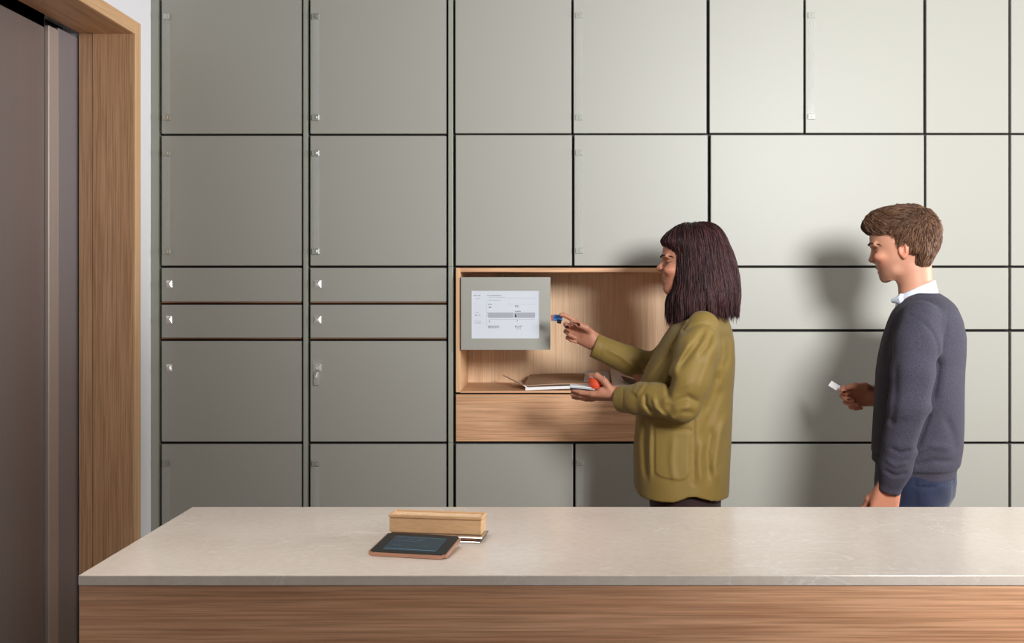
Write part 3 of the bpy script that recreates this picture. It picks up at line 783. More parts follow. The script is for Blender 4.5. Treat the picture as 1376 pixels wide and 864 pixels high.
def tubes(paths, radii, cols, taper=True):
    """many thin three-sided strands in one mesh; paths (n, m, 3)"""
    n, m, _ = paths.shape
    T_ = np.gradient(paths, axis=1); T_ /= np.linalg.norm(T_, axis=2, keepdims=True)+1e-9
    ref = np.array([0.31, 0.77, 0.55]); A = np.cross(T_, ref); A /= np.linalg.norm(A, axis=2, keepdims=True)+1e-9
    B = np.cross(T_, A); tt = np.linspace(0, 1, m)
    pr = (np.minimum(1, 0.35+tt*4)*np.sqrt(np.clip(1-tt**3, 0.02, 1)))[None, :, None]*radii[:, None, None] if taper else radii[:, None, None]*np.ones((1, m, 1))
    rings = [paths+pr*(A*math.cos(a)+B*math.sin(a)) for a in (0, 2.094, 4.189)]
    V = np.stack(rings, 2).reshape(-1, 3)
    base = (np.arange(n)[:, None]*m+np.arange(m-1)[None, :])*3; F = []
    for k in range(3):
        k2 = (k+1) % 3
        F.append(np.stack([base+k, base+k2, base+3+k2, base+3+k], -1).reshape(-1, 4))
    C = np.repeat(cols, m*3, axis=0)
    return V, np.concatenate(F), C
def strands(V, F, count, flow, length, steps, rad, colfn, filt=None, lift=0.002, wob=0.25, seed=1, stick=True, zmin=None):
    """grow strands over a surface: start on it, follow the flow, keep close to it"""
    r = np.random.default_rng(seed)
    tree = BVHTree.FromPolygons([tuple(v) for v in V], [tuple(int(i) for i in f) for f in F])
    cen = V[F].mean(1); e1 = V[F[:, 2]]-V[F[:, 0]]; e2 = V[F[:, 3]]-V[F[:, 1]]; NN = np.cross(e1, e2); ar = np.linalg.norm(NN, axis=1); 
    ok = np.ones(len(F), bool) if filt is None else filt(cen)
    pr = ar*ok; pr = pr/pr.sum(); pick = r.choice(len(F), count, p=pr)
    paths = np.zeros((count, steps, 3)); 
    for i, fi in enumerate(pick):
        p = Vector(cen[fi]); Ls = length(cen[fi], r)/(steps-1); lf = lift*r.uniform(0.2, 1.3)
        dv = r.normal(size=3)*wob; ph = r.uniform(0, 6.28)
        paths[i, 0] = p
        for j in range(1, steps):
            fl = Vector(flow(np.array(p), r))+Vector(dv)*math.sin(ph+j*0.9)
            loc, nr, _, _ = tree.find_nearest(p)
            if zmin is None or p.z > zmin: fl = fl-nr*fl.dot(nr)
            else: fl = Vector((dv[0]*.25, dv[1]*.25, -1))
            if fl.length > 1e-6: fl.normalize()
            p = p+fl*Ls
            if stick:
                loc, nr, _, _ = tree.find_nearest(p)
                p2 = loc+nr*(lf*math.sin(min(1, j/2.5)*1.57))
                p = p2 if (zmin is None or p.z > zmin) else p
            else: p = p+nr*lf*0.3
            paths[i, j] = p
    cols = colfn(r, count, cen[pick]); radii = rad*r.uniform(0.7, 1.3, count)
    return tubes(paths, radii, cols)
# ================================================================== the woman at the screen
SKIN_W = lc(184, 126, 100); SKIN_M = lc(192, 138, 112)
def head_volume(f, rows, neck, brow, eye, nose, lips, chin, ear, h=0.0021, zlo=None):
    """one head and neck: f frame, rows = skull sections in picture readings"""
    S = f.secs(rows); a = np.array([t[:4] for t in S])
    v = Vol((a[:, 1].min()-0.035, -0.10, zlo), (a[:, 2].max()+0.03, 0.10, a[:, 0].max()+0.02), h)
    v.loft(S, 0.004, n=2.0, nf=2.0, smooth=0.008)
    v.chain([p for p, _ in neck], [r for _, r in neck], 0.02)
    # jaw corner and cheek
    for sg in (-1, 1):
        c = f.P(*chin['jaw']); v.cap((c[0], sg*0.043, c[2]), (f.P(*chin['pt'])[0]+0.016, sg*0.014, f.P(*chin['pt'])[2]+0.003), 0.011, 0.010, 0.022)
        c = f.P(*chin['cheek']); v.ell((c[0]+0.008, sg*0.043, c[2]+0.006), (0.020, 0.017, 0.014), 0.016)
    # brow ridge, sockets, lids
    b = f.P(*brow)
    for sg in (-1, 1):
        v.cap((b[0]+0.007, sg*0.012, b[2]), (b[0]+0.018, sg*0.045, b[2]+0.001), 0.007, 0.006, 0.010)
        e = f.P(*eye)
        fu = v.front(sg*0.031, e[2]); v.eu = fu
        v.ell((fu-0.004, sg*0.031, e[2]), (0.0105, 0.018, 0.0100), 0.008, 's')
        v.ell((fu+0.0145, sg*0.031, e[2]-0.0015), (0.0130, 0.0140, 0.0120), 0.003)
        v.cap((fu+0.0030, sg*0.024, e[2]+0.0065), (fu+0.0075, sg*0.044, e[2]+0.0055), 0.0008, 0.0006, 0.0012, 's')
    # nose
    br, tip, base = [f.P(*q) for q in nose]
    v.cap((br[0]+0.006, 0, br[2]), (tip[0]+0.0078, 0, tip[2]+0.0015), 0.0058, 0.0074, 0.008)
    v.cap((tip[0]+0.0072, 0, tip[2]), (base[0]+0.006, 0, base[2]+0.003), 0.0068, 0.0064, 0.005)
    for sg in (-1, 1):
        v.ell((tip[0]+0.0165, sg*0.0115, tip[2]+0.0005), (0.0095, 0.0052, 0.0066), 0.004)
        v.ell((tip[0]+0.0145, sg*0.0075, tip[2]-0.0075), (0.005, 0.0032, 0.0035), 0.002, 's')
    # lips
    up, mo, lo_ = [f.P(*q) for q in lips]
    for sg in (-1, 1):
        cu_ = v.front(sg*0.021, mo[2]-0.0025)
        v.cap((up[0]+0.0052, sg*0.003, up[2]-0.001), (cu_+0.0022, sg*0.021, mo[2]-0.0020), 0.0048, 0.0026, 0.004)
        v.cap((lo_[0]+0.0055, 0, lo_[2]), (cu_+0.0018, sg*0.019, mo[2]-0.0036), 0.0056, 0.0026, 0.004)
        v.cap((mo[0]+0.0015, 0, mo[2]), (cu_-0.0004, sg*0.021, mo[2]-0.0030), 0.0013, 0.0006, 0.0015, 's')
    c = f.P(*chin['pt']); v.ell((c[0]+0.015, 0, c[2]), (0.0155, 0.018, 0.013), 0.014)
    # ears
    if ear:
        e = f.P(*ear)
        for sg in (-1, 1):
            y = sg*0.0745
            v.ell((e[0]+0.002, y, e[2]+0.004), (0.0175, 0.0075, 0.0265), 0.004, rot=-0.12)
            v.ell((e[0]+0.003, y*0.99, e[2]-0.017), (0.0095, 0.006, 0.011), 0.004)
            v.ell((e[0]+0.000, y+sg*0.0065, e[2]+0.004), (0.0105, 0.0048, 0.0175), 0.003, 's', rot=-0.12)
            v.cap((e[0]+0.006, y+sg*0.004, e[2]+0.014), (e[0]+0.0075, y+sg*0.004, e[2]-0.006), 0.0028, 0.0028, 0.003)
    return v
def face_colour(V, f, base, lips, cheek, ear=None, stubble=None, lipcol=None):
    C = np.repeat(base[None], len(V), 0)
    def blob(c, r, col, amt):
        nonlocal C
        d = np.linalg.norm((V-np.array(c))/np.array(r), axis=1); wgt = (amt*np.clip(1.3-d, 0, 1))[:, None]; C = C*(1-wgt)+col*wgt
    ch = f.P(*cheek)
    for sg in (-1, 1): blob((ch[0], sg*0.048, ch[2]), (0.03, 0.03, 0.028), base*np.array([1.05, .78, .74]), 0.5)
    mo = f.P(*lips[1])
    if stubble is not None:
        d = np.abs(V[:, 1]); z0 = mo[2]+0.014
        wgt = np.clip((z0-V[:, 2]+0.5*(V[:, 0]-mo[0]))/0.02, 0, 1)*np.clip((V[:, 2]-(mo[2]-0.06))/0.02, 0, 1)*np.clip(1.2-(V[:, 0]-mo[0])/0.085, 0, 1)
        C = C*(1-0.38*wgt[:, None])+stubble*0.38*wgt[:, None]
    for q, rz in ((lips[0], 0.0065), (lips[2], 0.0075)):
        p = f.P(*q); blob((p[0]+0.006, 0, p[2]), (0.012, 0.022, rz), lipcol, 0.75)
    if ear:
        e = f.P(*ear)
        for sg in (-1, 1): blob((e[0], sg*0.079, e[2]), (0.026, 0.014, 0.034), base*np.array([1.12, .72, .66]), 0.8)
    return C

def lower_body(P, hip, foot_v, knee, top, h=0.006, leg_r=(0.088, 0.062, 0.044), toe=-1):
    """hidden torso core and legs, for the continuous body"""
    pass

FW = Frame(930, 3.2)
W_ = Person(FW, 'woman with shoulder-length dark hair in an olive jacket, holding a card to the screen')
P = FW.P
rowsW = [(305.5, 917, 943, .03), (311, 902, 957, .054), (321, 893.5, 966, .067), (333, 890.6, 970, .0725), (343, 889.6, 971, .073), (350, 892, 969, .071),
         (358, 891.6, 965, .068), (366, 890.6, 957, .063), (374, 890.2, 947, .056), (381, 892, 936, .048), (387, 894, 924, .037), (391.5, 898, 914, .024)]
necW = [(P(936, 362), .050), (P(941, 392), .049), (P(946, 412), .052), (P(948, 432), .075)]
lipW = [(888.4, 374.2), (890.2, 377.2), (890.8, 381.4)]
hv = head_volume(FW, rowsW, necW, (888.8, 345), (893, 351), [(890.6, 350), (882.2, 361), (887.6, 366.6)], lipW,
                 {'jaw': (918, 378), 'pt': (892.6, 389), 'cheek': (897, 366)}, (925, 358), zlo=1.40)
parts = [hv.surface(1)]
EARW = (925, 358)
colsH = face_colour(parts[0][0], FW, SKIN_W, lipW, (897, 368), EARW, None, lc(150, 82, 74))
# hands
wr = P(799, 459.5, .175); kf = P(766, 440, .175)
fdir = kf-wr; fdir /= np.linalg.norm(fdir)
hR = Vol(P(738, 480, .12), P(812, 412, .25), 0.0016)
tdir = np.array([.35, -.30, 1.0])
hand(hR, wr+fdir*0.004, fdir, tdir, np.array([.05, -1, -.25]), [(14, 24, 30), (50, 70, 30), (62, 78, 35), (66, 80, 35)], 0.92,
     [(.60, .42, .70), (.93, -.02, .36), (.97, -.12, .05)])
hR.cap(P(812, 468.5, .175), wr, .029, .0245, .012); hR.cap(wr, wr+fdir*.03, .024, .021, .015)
parts.append(hR.surface(1))
wl = P(833, 529, -.10); fl_ = P(800, 530.5, -.085)-wl; fl_ /= np.linalg.norm(fl_)
hL = Vol(P(764, 548, -.17), P(850, 496, 0.0), 0.0016)
hand(hL, wl+np.array([0, 0, -.004]), fl_, np.array([0, -.90, .38]), np.array([-.15, .38, .92]), [(8, 14, 10), (2, 10, 8), (-2, 8, 6), (-4, 8, 6)], 0.95,
     [(.48, .50, .72), (.80, .05, .60), (.92, -.30, .15)])
hL.cap(P(850, 533, -.115), wl, .031, .026, .012)
parts.append(hL.surface(1))
# arms inside the sleeves, torso and legs: the same body, coarser
shL, elL = P(945, 452, -.155), P(926, 541, -.205)
shR, elR = P(940, 452, .155), P(872, 505, .185)
bd = Vol((-.42, -.28, -0.0), (.22, .28, 1.5), 0.009)
bd.loft(FW.secs([(420, 925, 968, .07), (440, 915, 975, .13), (470, 900, 976, .155), (530, 885, 968, .14), (580, 882, 970, .13), (620, 872, 968, .15), (660, 878, 965, .155), (690, 885, 960, .15)]), 0.03)
bd.chain([shL, elL, P(850, 533, -.115)], [.042, .036, .029], .02); bd.chain([shR, elR, P(812, 468.5, .175)], [.042, .036, .027], .02)
for sg in (-1, 1):
    bd.chain([(-.01, sg*.075, .86), (.0, sg*.085, .48), (.02, sg*.09, .09)], [.078, .050, .034], .03)
    bd.cap((.02, sg*.09, .055), (-.11, sg*.10, .035), .034, .024, .02)
parts.append(bd.surface())
V, F_ = merge(parts)
C = np.concatenate([colsH]+[np.repeat(SKIN_W[None]*(1.0), len(p[0]), 0) for p in parts[1:]])
for q in parts[1:3]: pass
W_.add('body', V, F_, M['skin'], C)

# eyes cast down, a dark lash line; and eyebrows, all laid on the face's own surface
def eye_parts(PP, f, eye, brow, browcol, half, hvol):
    e = f.P(*eye); b_ = f.P(*brow)
    for sg in (-1, 1):
        fu = hvol.front(sg*0.031, e[2]-.002)
        v = Vol((fu-.005, sg*.031-.02, e[2]-.016), (fu+.03, sg*.031+.02, e[2]+.016), 0.001)
        v.ell((fu+.0128, sg*.031, e[2]-.0030), (.0118, .0118, .0102), .001)
        a, b = v.surface(); PP.add('eye', a, b, M['eye'])
        pts = [(w_, e[2]-.0052+dz) for w_, dz in ((.0205, .0012), (.026, -.0006), (.032, -.0014), (.038, -.0008), (.0445, .0012), (.049, .0022))]
        v = Vol((fu-.02, sg*.032-.02, e[2]-.014), (fu+.03, sg*.032+.02, e[2]+.006), 0.0009)
        v.chain([(hvol.front(sg*w_, z_)-.0002, sg*w_, z_) for w_, z_ in pts], [.0009, .0013, .0016, .0016, .0014, .0008], .001)
        a, b = v.surface(); PP.add('eyelashes', a, b, M['iris'])
        pts = [(w_, b_[2]+dz) for w_, dz in ((.010, -.0015), (.018, .0005), (.027, .0028), (.036, .0040), (.045, .0030), (.053, -.0005), (.059, -.005))]
        v = Vol((b_[0]-.012, sg*.032-.03, b_[2]-.015), (b_[0]+.055, sg*.032+.032, b_[2]+.018), 0.001)
        v.chain([(hvol.front(sg*w_, z_)-.0018, sg*w_, z_) for w_, z_ in pts], [half*.8, half, half, half*.9, half*.8, half*.65, half*.35], .002)
        a, b = v.surface(); PP.add('eyebrow', a, b, M['hairbase'], np.repeat(browcol[None], len(a), 0))
eye_parts(W_, FW, (893, 351), (888.6, 345), lc(40, 26, 24), .0023, hv)

# jacket
J = Vol((-.40, -.335, .80), (.19, .30, 1.50), 0.0042)
def hem(x, y, z):
    zf = P(860, 657)[2]; zb = P(973, 663)[2]
    h0 = zf+(zb-zf)*np.clip((x+.17)/.28, 0, 1)+0.020*np.exp(-((x-P(931, 650)[0])/.045)**2)+0.022*np.clip((-.155-x)/.03, 0, 1)**2
    return h0-z
torso = [(413, 940, 962, .045), (418, 928, 969, .075), (425, 915, 976, .112), (433, 907, 981, .150), (441, 900, 984, .168), (460, 887, 987.5, .182), (484, 874, 988.5, .186), (501, 866, 987.5, .184), (524, 859, 986, .178),
         (551, 855, 985, .172), (575, 853, 984, .172), (605, 851.6, 982.5, .180), (635, 851.6, 981, .190), (668, 853, 978.5, .196)]
J.loft(FW.secs(torso), 0.02, n=2.25, smooth=0.012, cut=hem)
# shoulders and sleeves
def P3(*a): return P(*a)
J.chain([P(944, 440, -.150), P(937, 470, -.190), P(928, 510, -.222), P(917, 541, -.222)], [.052, .063, .063, .058], .022)
J.chain([P(917, 541, -.222), P(880, 537, -.185), P(858, 536, -.150), P(836, 535.5, -.112)], [.058, .050, .046, .0435], .014)
J.chain([P(938, 442, .150), P(905, 478, .185), P(882, 498, .200)], [.052, .058, .058], .022)
J.chain([P(882, 498, .200), P(845, 484, .190), P(801, 465, .175)], [.056, .048, .0425], .014)
# open cuffs
J.cap(P(842, 534, -.12), P(820, 534.5, -.09), .031, .032, .002, 's'); J.cap(P(808, 468, .178), P(785, 459, .17), .030, .031, .002, 's')
# clean-cut cuff ends
def plane_cut(vol, p, nrm, lo, hi):
    nrm = np.array(nrm, float); nrm /= np.linalg.norm(nrm)
    vol.put(lambda x, y, z: (x-p[0])*nrm[0]+(y-p[1])*nrm[1]+(z-p[2])*nrm[2], lo, hi, 0.003, 's')
a_ = P(833, 535.5, -.108); d_ = P(858, 536, -.150)-a_
J.box(a_-d_/np.linalg.norm(d_)*.03, (.03, .08, .08), 0, .003, 's', R=np.array([d_/np.linalg.norm(d_), [0, 0, 1], np.cross(d_/np.linalg.norm(d_), [0, 0, 1])]))
a_ = P(797.5, 465, .174); d_ = P(820, 474, .18)-a_; d_ /= np.linalg.norm(d_); s_ = np.cross(d_, [0, 1, 0]); s_ /= np.linalg.norm(s_)
J.box(a_-d_*.03, (.03, .08, .08), 0, .003, 's', R=np.array([d_, s_, np.cross(d_, s_)]))
# under-body hollow at the hem and neck opening
J.loft([(t[0], t[1]+.012, t[2]-.012, t[3]-.012) for t in FW.secs(torso[-3:])], 0.003, 's', n=2.25, smooth=0.012) if False else None
J.cap(P(940, 395, 0), P(934, 428, 0), .056, .045, .004, 's')
# folds: soft hollows and ridges in the cloth on the near side
NS = -.05
def G(pts, r, amp, v=-.2, side=NS, fo=None): J.groove(FW.UZ(pts, v), r, amp*1.4, side, fo)
J.ripple(30, .0016, 3, (1, .6, .8)); J.ripple(75, .0006, 8, (1.1, .6, .6))
G([(921, 446), (932, 438), (944, 435), (955, 437), (965, 447), (971, 462), (972, 478), (968, 492)], .0060, .0030, fo=1)     # armhole seam
G([(948, 441), (936, 462), (922, 480), (908, 496)], .010, .007)
G([(958, 444), (950, 462), (938, 478)], .007, .005)
G([(966, 450), (955, 475), (944, 500), (934, 530)], .011, -.004)
G([(928, 455), (915, 480), (906, 500)], .009, -.006)
G([(905, 500), (899, 520), (898, 534)], .009, .010)
G([(940, 540), (925, 530), (905, 538), (896, 548)], .010, .006)
G([(935, 552), (915, 548), (902, 555)], .009, .004)
G([(888, 545), (900, 527), (915, 515), (932, 508)], .010, -.003)
G([(868, 528), (868, 542), (878, 556)], .006, .007)
G([(878, 530), (882, 545), (894, 558)], .007, -.006)
G([(900, 562), (912, 548), (930, 540)], .008, -.005)
G([(975, 448), (980, 462), (979, 485), (972, 500)], .011, .0045)      # hollow behind the shoulder
G([(966, 500), (958, 530), (945, 560)], .013, .007)
G([(972, 520), (962, 545), (950, 575), (945, 605)], .014, .005)
G([(978, 560), (968, 590), (962, 630), (966, 655)], .012, -.006)
G([(958, 575), (950, 610), (952, 650)], .011, .006)
G([(945, 590), (940, 620), (943, 655)], .010, -.004)
G([(866, 560), (864, 600), (868, 650)], .010, .005)
G([(874, 565), (872, 610), (873, 650)], .007, -.004)
G([(905, 585), (902, 620), (906, 650)], .010, -.003)
G([(932, 566), (932.5, 600), (932, 652)], .0055, .0025, fo=1)         # side seam
G([(848, 482), (860, 492), (868, 500)], .008, .006, .15, 9)
G([(815, 468), (835, 478), (855, 495)], .008, -.004, .15, 9)
G([(838, 522), (839, 548)], .0022, .0016, -.12, fo=1); G([(812, 454), (806, 485)], .0022, .0016, .17, 9, fo=1)   # cuff stitching
J.raise2d(FW.UZ([(879, 575), (926, 579), (926, 634), (922, 642), (914, 645), (887, 641), (880.5, 636)], -.18), .0038, .0025, NS)
G([(879, 574), (903, 577), (927, 579.5)], .0055, .0035, -.18, fo=1)
# lapel lying on the chest
J.raise2d(FW.UZ([(909, 425), (925, 428), (918, 440), (900, 466), (903, 470), (890, 482), (872, 508), (860, 526), (852, 520), (880, 470)], -.06), .0055, .007, -.02)
V, F_ = J.surface(1); W_.add('jacket', V, F_, M['jacket'])
# dark trousers
Tr = Vol((-.17, -.21, .06), (.17, .21, .98), 0.006)
Tr.loft(FW.secs([(590, 872, 966, .15), (630, 866, 969, .165), (660, 873, 969.5, .165), (690, 874, 968, .16), (715, 878, 962, .15)]), 0.02)
for sg in (-1, 1): Tr.chain([(-.015, sg*.078, .82), (-.005, sg*.085, .48), (.015, sg*.09, .075)], [.088, .066, .052], .02)
Tr.ripple(45, .0015, 5)
V, F_ = Tr.surface(2); W_.add('trousers', V, F_, M['trousers'])
def shoes(PP, u, vs, heel=0.0):
    for sg in vs:
        v = Vol((u-.24, sg-.06, 0), (u+.08, sg+.06, .14), .004)
        v.cap((u+.02, sg, .045), (u-.16, sg*1.05, .035), .040, .034, .02); v.cap((u+.01, sg, .05), (u-.0, sg, .10), .042, .040, .02)
        v.box((u-.07, sg*1.02, .009), (.135, .043, .009), .008, .004)
        v.box((u-.07, sg, -.03), (.4, .2, .03), 0, .001, 's')
        a, b = v.surface(); a[:, 2] = np.maximum(a[:, 2], 0); PP.add('shoe', a, b, M['shoe'])
shoes(W_, .015, (-.09, .09))

# hair
rowsHair = [(299.6, 924, 953, .025), (302, 913, 960, .05), (306, 906, 965.5, .068), (312, 898, 970.5, .082), (319, 891, 975, .090), (323.5, 888.6, 977, .094), (327.5, 890, 978.5, .096), (332, 895, 980.5, .098), (337, 900, 983, .100), (342, 904, 985, .101), (346, 904, 986, .102),
            (356, 905, 989, .106), (372, 904.5, 992, .113), (388, 903, 993.5, .120), (398, 898.5, 993.5, .124), (408, 896.5, 992.5, .125), (418, 899, 989, .122), (425, 905, 976, .10)]
Hs = FW.secs(rowsHair)
HV = Vol((-.13, -.15, 1.40), (.17, .15, 1.78), 0.0028)
HV.loft(Hs, .004, n=2.1, smooth=.006)
# room for the face, and for the neck below
cf = P(893, 366); HV.ell((cf[0]-.010, 0, cf[2]-.010), (.047, .066, .066), .006, 's')
# locks: vertical furrows that follow the fall of the hair
cu = P(936, 330)[0]
X3 = HV.ax[0][:, None, None]; Y3 = HV.ax[1][None, :, None]; Z3 = HV.ax[2][None, None, :]
azi = np.arctan2(Y3, X3-cu); zz = Z3-1.6
fur = (np.sin(azi*17+6*np.sin(zz*11)+1.3*np.sin(azi*5))+0.7*np.sin(azi*39+9*np.sin(zz*8+azi*3))+.5*np.sin(azi*71+5*np.sin(zz*17)))
low = np.clip((P(930, 330)[2]-Z3)/.20, 0.12, 1)
HV.d += (0.0021*fur*low).astype(np.float32)
HV.d += (0.010*np.clip((P(930, 402)[2]-Z3)/.04, 0, 1)*np.clip(np.sin(azi*23+2*np.sin(azi*9)), -.3, 1)).astype(np.float32)
V, F_ = HV.surface()
basew = np.repeat(lc(46, 27, 28)[None], len(V), 0)
hair = W_.add('hair', V, F_, M['hairbase'], basew)
top = P(934, 300)
def flowW(p, r):
    hx, hy = p[0]-top[0]+.005, p[1]*1.0; hr = math.hypot(hx, hy)+1e-6
    near = max(0.0, min(1.0, (p[2]-(top[2]-.075))/.06))
    sp = 1.2*near
    return (hx/hr*sp+(0.10 if p[2] < 1.62 else .0)+.25*near, hy/hr*sp*1.4, -1.0)
def colW(r, n, c):
    b = lc(60, 34, 35); t = r.random((n, 1)); c1 = lc(92, 56, 54); c0 = lc(30, 17, 18)
    return np.where(t < .5, c0+(b-c0)*t*2, b+(c1-b)*(t-.5)*2)
def lenW(c, r):
    px_ = (c[0]-P(896, 400)[0])/(P(994, 400)[0]-P(896, 400)[0])
    zend = P(930, np.interp(px_, [0, .3, .55, .8, 1], [431, 433, 421, 425, 420])+r.normal()*4.5)[2]
    return max(.012, min(r.uniform(.05, .17), (c[2]-zend)*1.04))
V2, F2, C2 = strands(V, F_, 5200, flowW, lenW, 9, .0011, colW,
                     filt=lambda c: (c[:, 2] > P(930, 418)[2]), lift=.0035, wob=.13, seed=3, zmin=P(930, 412)[2])
W_.add('hair_strands', V2, F2, M['hair'], C2, parent=hair)

# what she holds
from_root = lambda fr, p: Vector((fr.P0[0]+fr.er[0]*p[0]+fr.ed[0]*p[1], fr.P0[1]+fr.er[1]*p[0]+fr.ed[1]*p[1], p[2]))
def Rf(fr): return Matrix(((fr.er[0], fr.ed[0], 0), (fr.er[1], fr.ed[1], 0), (0, 0, 1)))
def local_box(bm, fr, c, ax, half, bev=0.001, seg=2):
    """box with axes ax (3 local vectors) centred at local c"""
    R = Matrix([list(a) for a in ax]).transposed(); Mx = (Rf(fr) @ R).to_4x4(); Mx.translation = from_root(fr, c)
    bx(bm, [-h for h in half], list(half), bev, seg, Mx)
def axes(d, up):
    d = np.array(d, float); d /= np.linalg.norm(d); up = np.array(up, float); up -= d*(up @ d); up /= np.linalg.norm(up)
    return [d, up, np.cross(d, up)]
c0 = P(749, 428, .168)
fob = thing('key_fob', 'blue plastic key fob with red end and black tab, held to the screen edge', 'fob', tuple(from_root(FW, c0)))
bm = bmesh.new(); local_box(bm, FW, P(749.4, 427, .166), axes((1, 0, .02), (0, 0, 1)), (.0158, .0115, .004), .003, 3); obj('body', bm, M['blue'], fob, False)
bm = bmesh.new(); local_box(bm, FW, P(741.8, 427, .166), axes((1, 0, .02), (0, 0, 1)), (.0022, .0105, .0036), .001); obj('end_band', bm, M['red'], fob)
bm = bmesh.new(); local_box(bm, FW, P(753.5, 423.2, .158), axes((1, 0, -.03), (0, 0, 1)), (.0135, .0016, .002), .0005); obj('metal_clip', bm, M['chrome'], fob)
bm = bmesh.new(); local_box(bm, FW, P(751.6, 432, .158), axes((1, 0, -.2), (0, 0, 1)), (.0075, .007, .003), .002, 2); obj('black_tab', bm, M['blackp'], fob)
cc = P(784, 521, -.075)
ph = thing('card_wallet', 'slim pale wallet stack lying flat on her lower hand', 'wallet', tuple(from_root(FW, cc)))
bm = bmesh.new(); local_box(bm, FW, P(784, 522.4, -.075), axes((1, .1, -.09), (.1, 1, .0)), (.042, .032, .0022), .0015); obj('cover', bm, M['blackp'], ph)
bm = bmesh.new(); local_box(bm, FW, P(783, 520.3, -.075), axes((1, .1, -.09), (.1, 1, .0)), (.040, .031, .0022), .0015); obj('cards', bm, M['film'], ph)
bm = bmesh.new(); local_box(bm, FW, P(781, 518.6, -.075), axes((1, .1, -.07), (.1, 1, .0)), (.036, .028, .0012), .0008); obj('top_card', bm, M['paper'], ph)
cp = thing('paper_cup', 'small orange tapered cup gripped between her thumb and fingers', 'cup', tuple(from_root(FW, P(801, 517, -.07))))
bm = bmesh.new()
cw_ = from_root(FW, P(801.5, 513.5, -.085))
bmesh.ops.create_cone(bm, cap_ends=True, segments=32, radius1=.020, radius2=.0265, depth=.038, matrix=Matrix.Translation(cw_))
tf = [f for f in bm.faces if len(f.verts) == 32 and f.normal.z > .5]
r1 = bmesh.ops.inset_region(bm, faces=tf, thickness=.0014)
bmesh.ops.translate(bm, verts=tf[0].verts, vec=(0, 0, -.030))
obj('cup_wall', bm, M['kraft2'], cp, False)
bm = bmesh.new(); n_ = 32
for k in range(n_):
    a, b = 2*math.pi*k/n_, 2*math.pi*(k+1)/n_
    q4 = [cw_+Vector((math.cos(t_)*rr, math.sin(t_)*rr, z_)) for t_, rr, z_ in ((a, .0252, .0192), (b, .0252, .0192), (b, .0274, .0192), (a, .0274, .0192))]
    q5 = [cw_+Vector((math.cos(t_)*rr, math.sin(t_)*rr, z_)) for t_, rr, z_ in ((a, .0274, .0165), (b, .0274, .0165), (b, .0274, .0192), (a, .0274, .0192))]
    bm.faces.new([bm.verts.new(t) for t in q4]); bm.faces.new([bm.verts.new(t) for t in q5])
bmesh.ops.remove_doubles(bm, verts=bm.verts, dist=1e-5)
obj('rim', bm, M['film'], cp)

# ================================================================== the man waiting behind her
FM = Frame(1230, 3.07)
Mn = Person(FM, 'man with short brown hair in dark sweater and jeans holding a white card')
P = FM.P
rowsM = [(283.5, 1196, 1234, .03), (290, 1180, 1248, .054), (300, 1171, 1255, .067), (312, 1168.2, 1257.5, .0735), (322, 1168.2, 1257, .0745), (329, 1169.2, 1255.5, .074), (336, 1172.8, 1252, .0725),
         (344, 1174.2, 1246, .069), (351, 1175.6, 1239, .065), (358, 1177.6, 1230, .060), (365, 1180.4, 1221, .052), (371, 1183.6, 1212, .042), (376, 1189, 1204, .028)]
necM = [(P(1225, 342), .052), (P(1227.5, 362), .0485), (P(1230, 382), .0465), (P(1232, 402), .048), (P(1236, 422), .062)]
lipM = [(1176.4, 359.6), (1178.6, 362.4), (1179.6, 365.8)]
hm = head_volume(FM, rowsM, necM, (1168.4, 329.5), (1172.4, 337), [(1171, 335), (1167.2, 349.6), (1174, 353.4)], lipM,
                 {'jaw': (1203, 364), 'pt': (1182.8, 373), 'cheek': (1180, 348)}, (1214.5, 337), zlo=1.46)
EARM = (1214.5, 337)
parts = [hm.surface(1)]
colsM = face_colour(parts[0][0], FM, SKIN_M, lipM, (1182, 350), EARM, lc(112, 78, 62), lc(172, 96, 84))
# far hand with the card: palm towards the camera, thumb on top
wr = P(1176, 531.5, .13); fd = P(1150, 531, .12)-wr; fd /= np.linalg.norm(fd)
hA = Vol(P(1118, 560, .05), P(1192, 502, .22), 0.0016)
hand(hA, wr-fd*.012, fd, np.array([.1, -.35, 1]), np.array([0, -1, -.3]), [(34, 50, 30), (46, 66, 30), (54, 72, 34), (60, 74, 34)], 0.98,
     [(.62, .50, .50), (.95, .10, .25), (.98, -.22, .05)])
hA.cap(P(1196, 533, .14), wr, .034, .028, .012)
parts.append(hA.surface())
wn = P(1196, 650, -.215); kn_ = P(1188, 684, -.215); fd = kn_-wn; fd /= np.linalg.norm(fd)
hB = Vol(P(1150, 745, -.29), P(1232, 636, -.14), 0.0017)
hand(hB, wn+fd*.006, fd, np.array([-1, -.15, -.1]), np.array([-.25, 1, .1]), [(14, 22, 14), (18, 26, 16), (22, 30, 18), (26, 32, 18)], 1.04,
     [(.80, .36, .42), (.93, .10, .35), (.98, .0, .2)])
hB.cap(P(1203, 630, -.222), wn, .033, .029, .012)
parts.append(hB.surface())
bd = Vol((-.20, -.31, 0), (.2, .31, 1.55), 0.009)
bd.loft(FM.secs([(398, 1212, 1262, .08), (420, 1204, 1280, .15), (450, 1195, 1288, .175), (520, 1192, 1284, .16), (590, 1190, 1280, .15), (640, 1188, 1278, .155), (690, 1190, 1268, .155)]), .03)
bd.chain([P(1236, 446, -.19), P(1226, 545, -.235), P(1203, 632, -.222)], [.048, .042, .031], .02)
bd.chain([P(1238, 446, .17), P(1240, 540, .20), P(1200, 533, .145)], [.048, .042, .031], .02)
for sg in (-1, 1):
    bd.chain([(-.01, sg*.09, .86), (.0, sg*.10, .48), (.02, sg*.11, .09)], [.085, .055, .038], .03)
    bd.cap((.02, sg*.11, .055), (-.13, sg*.12, .038), .038, .027, .02)
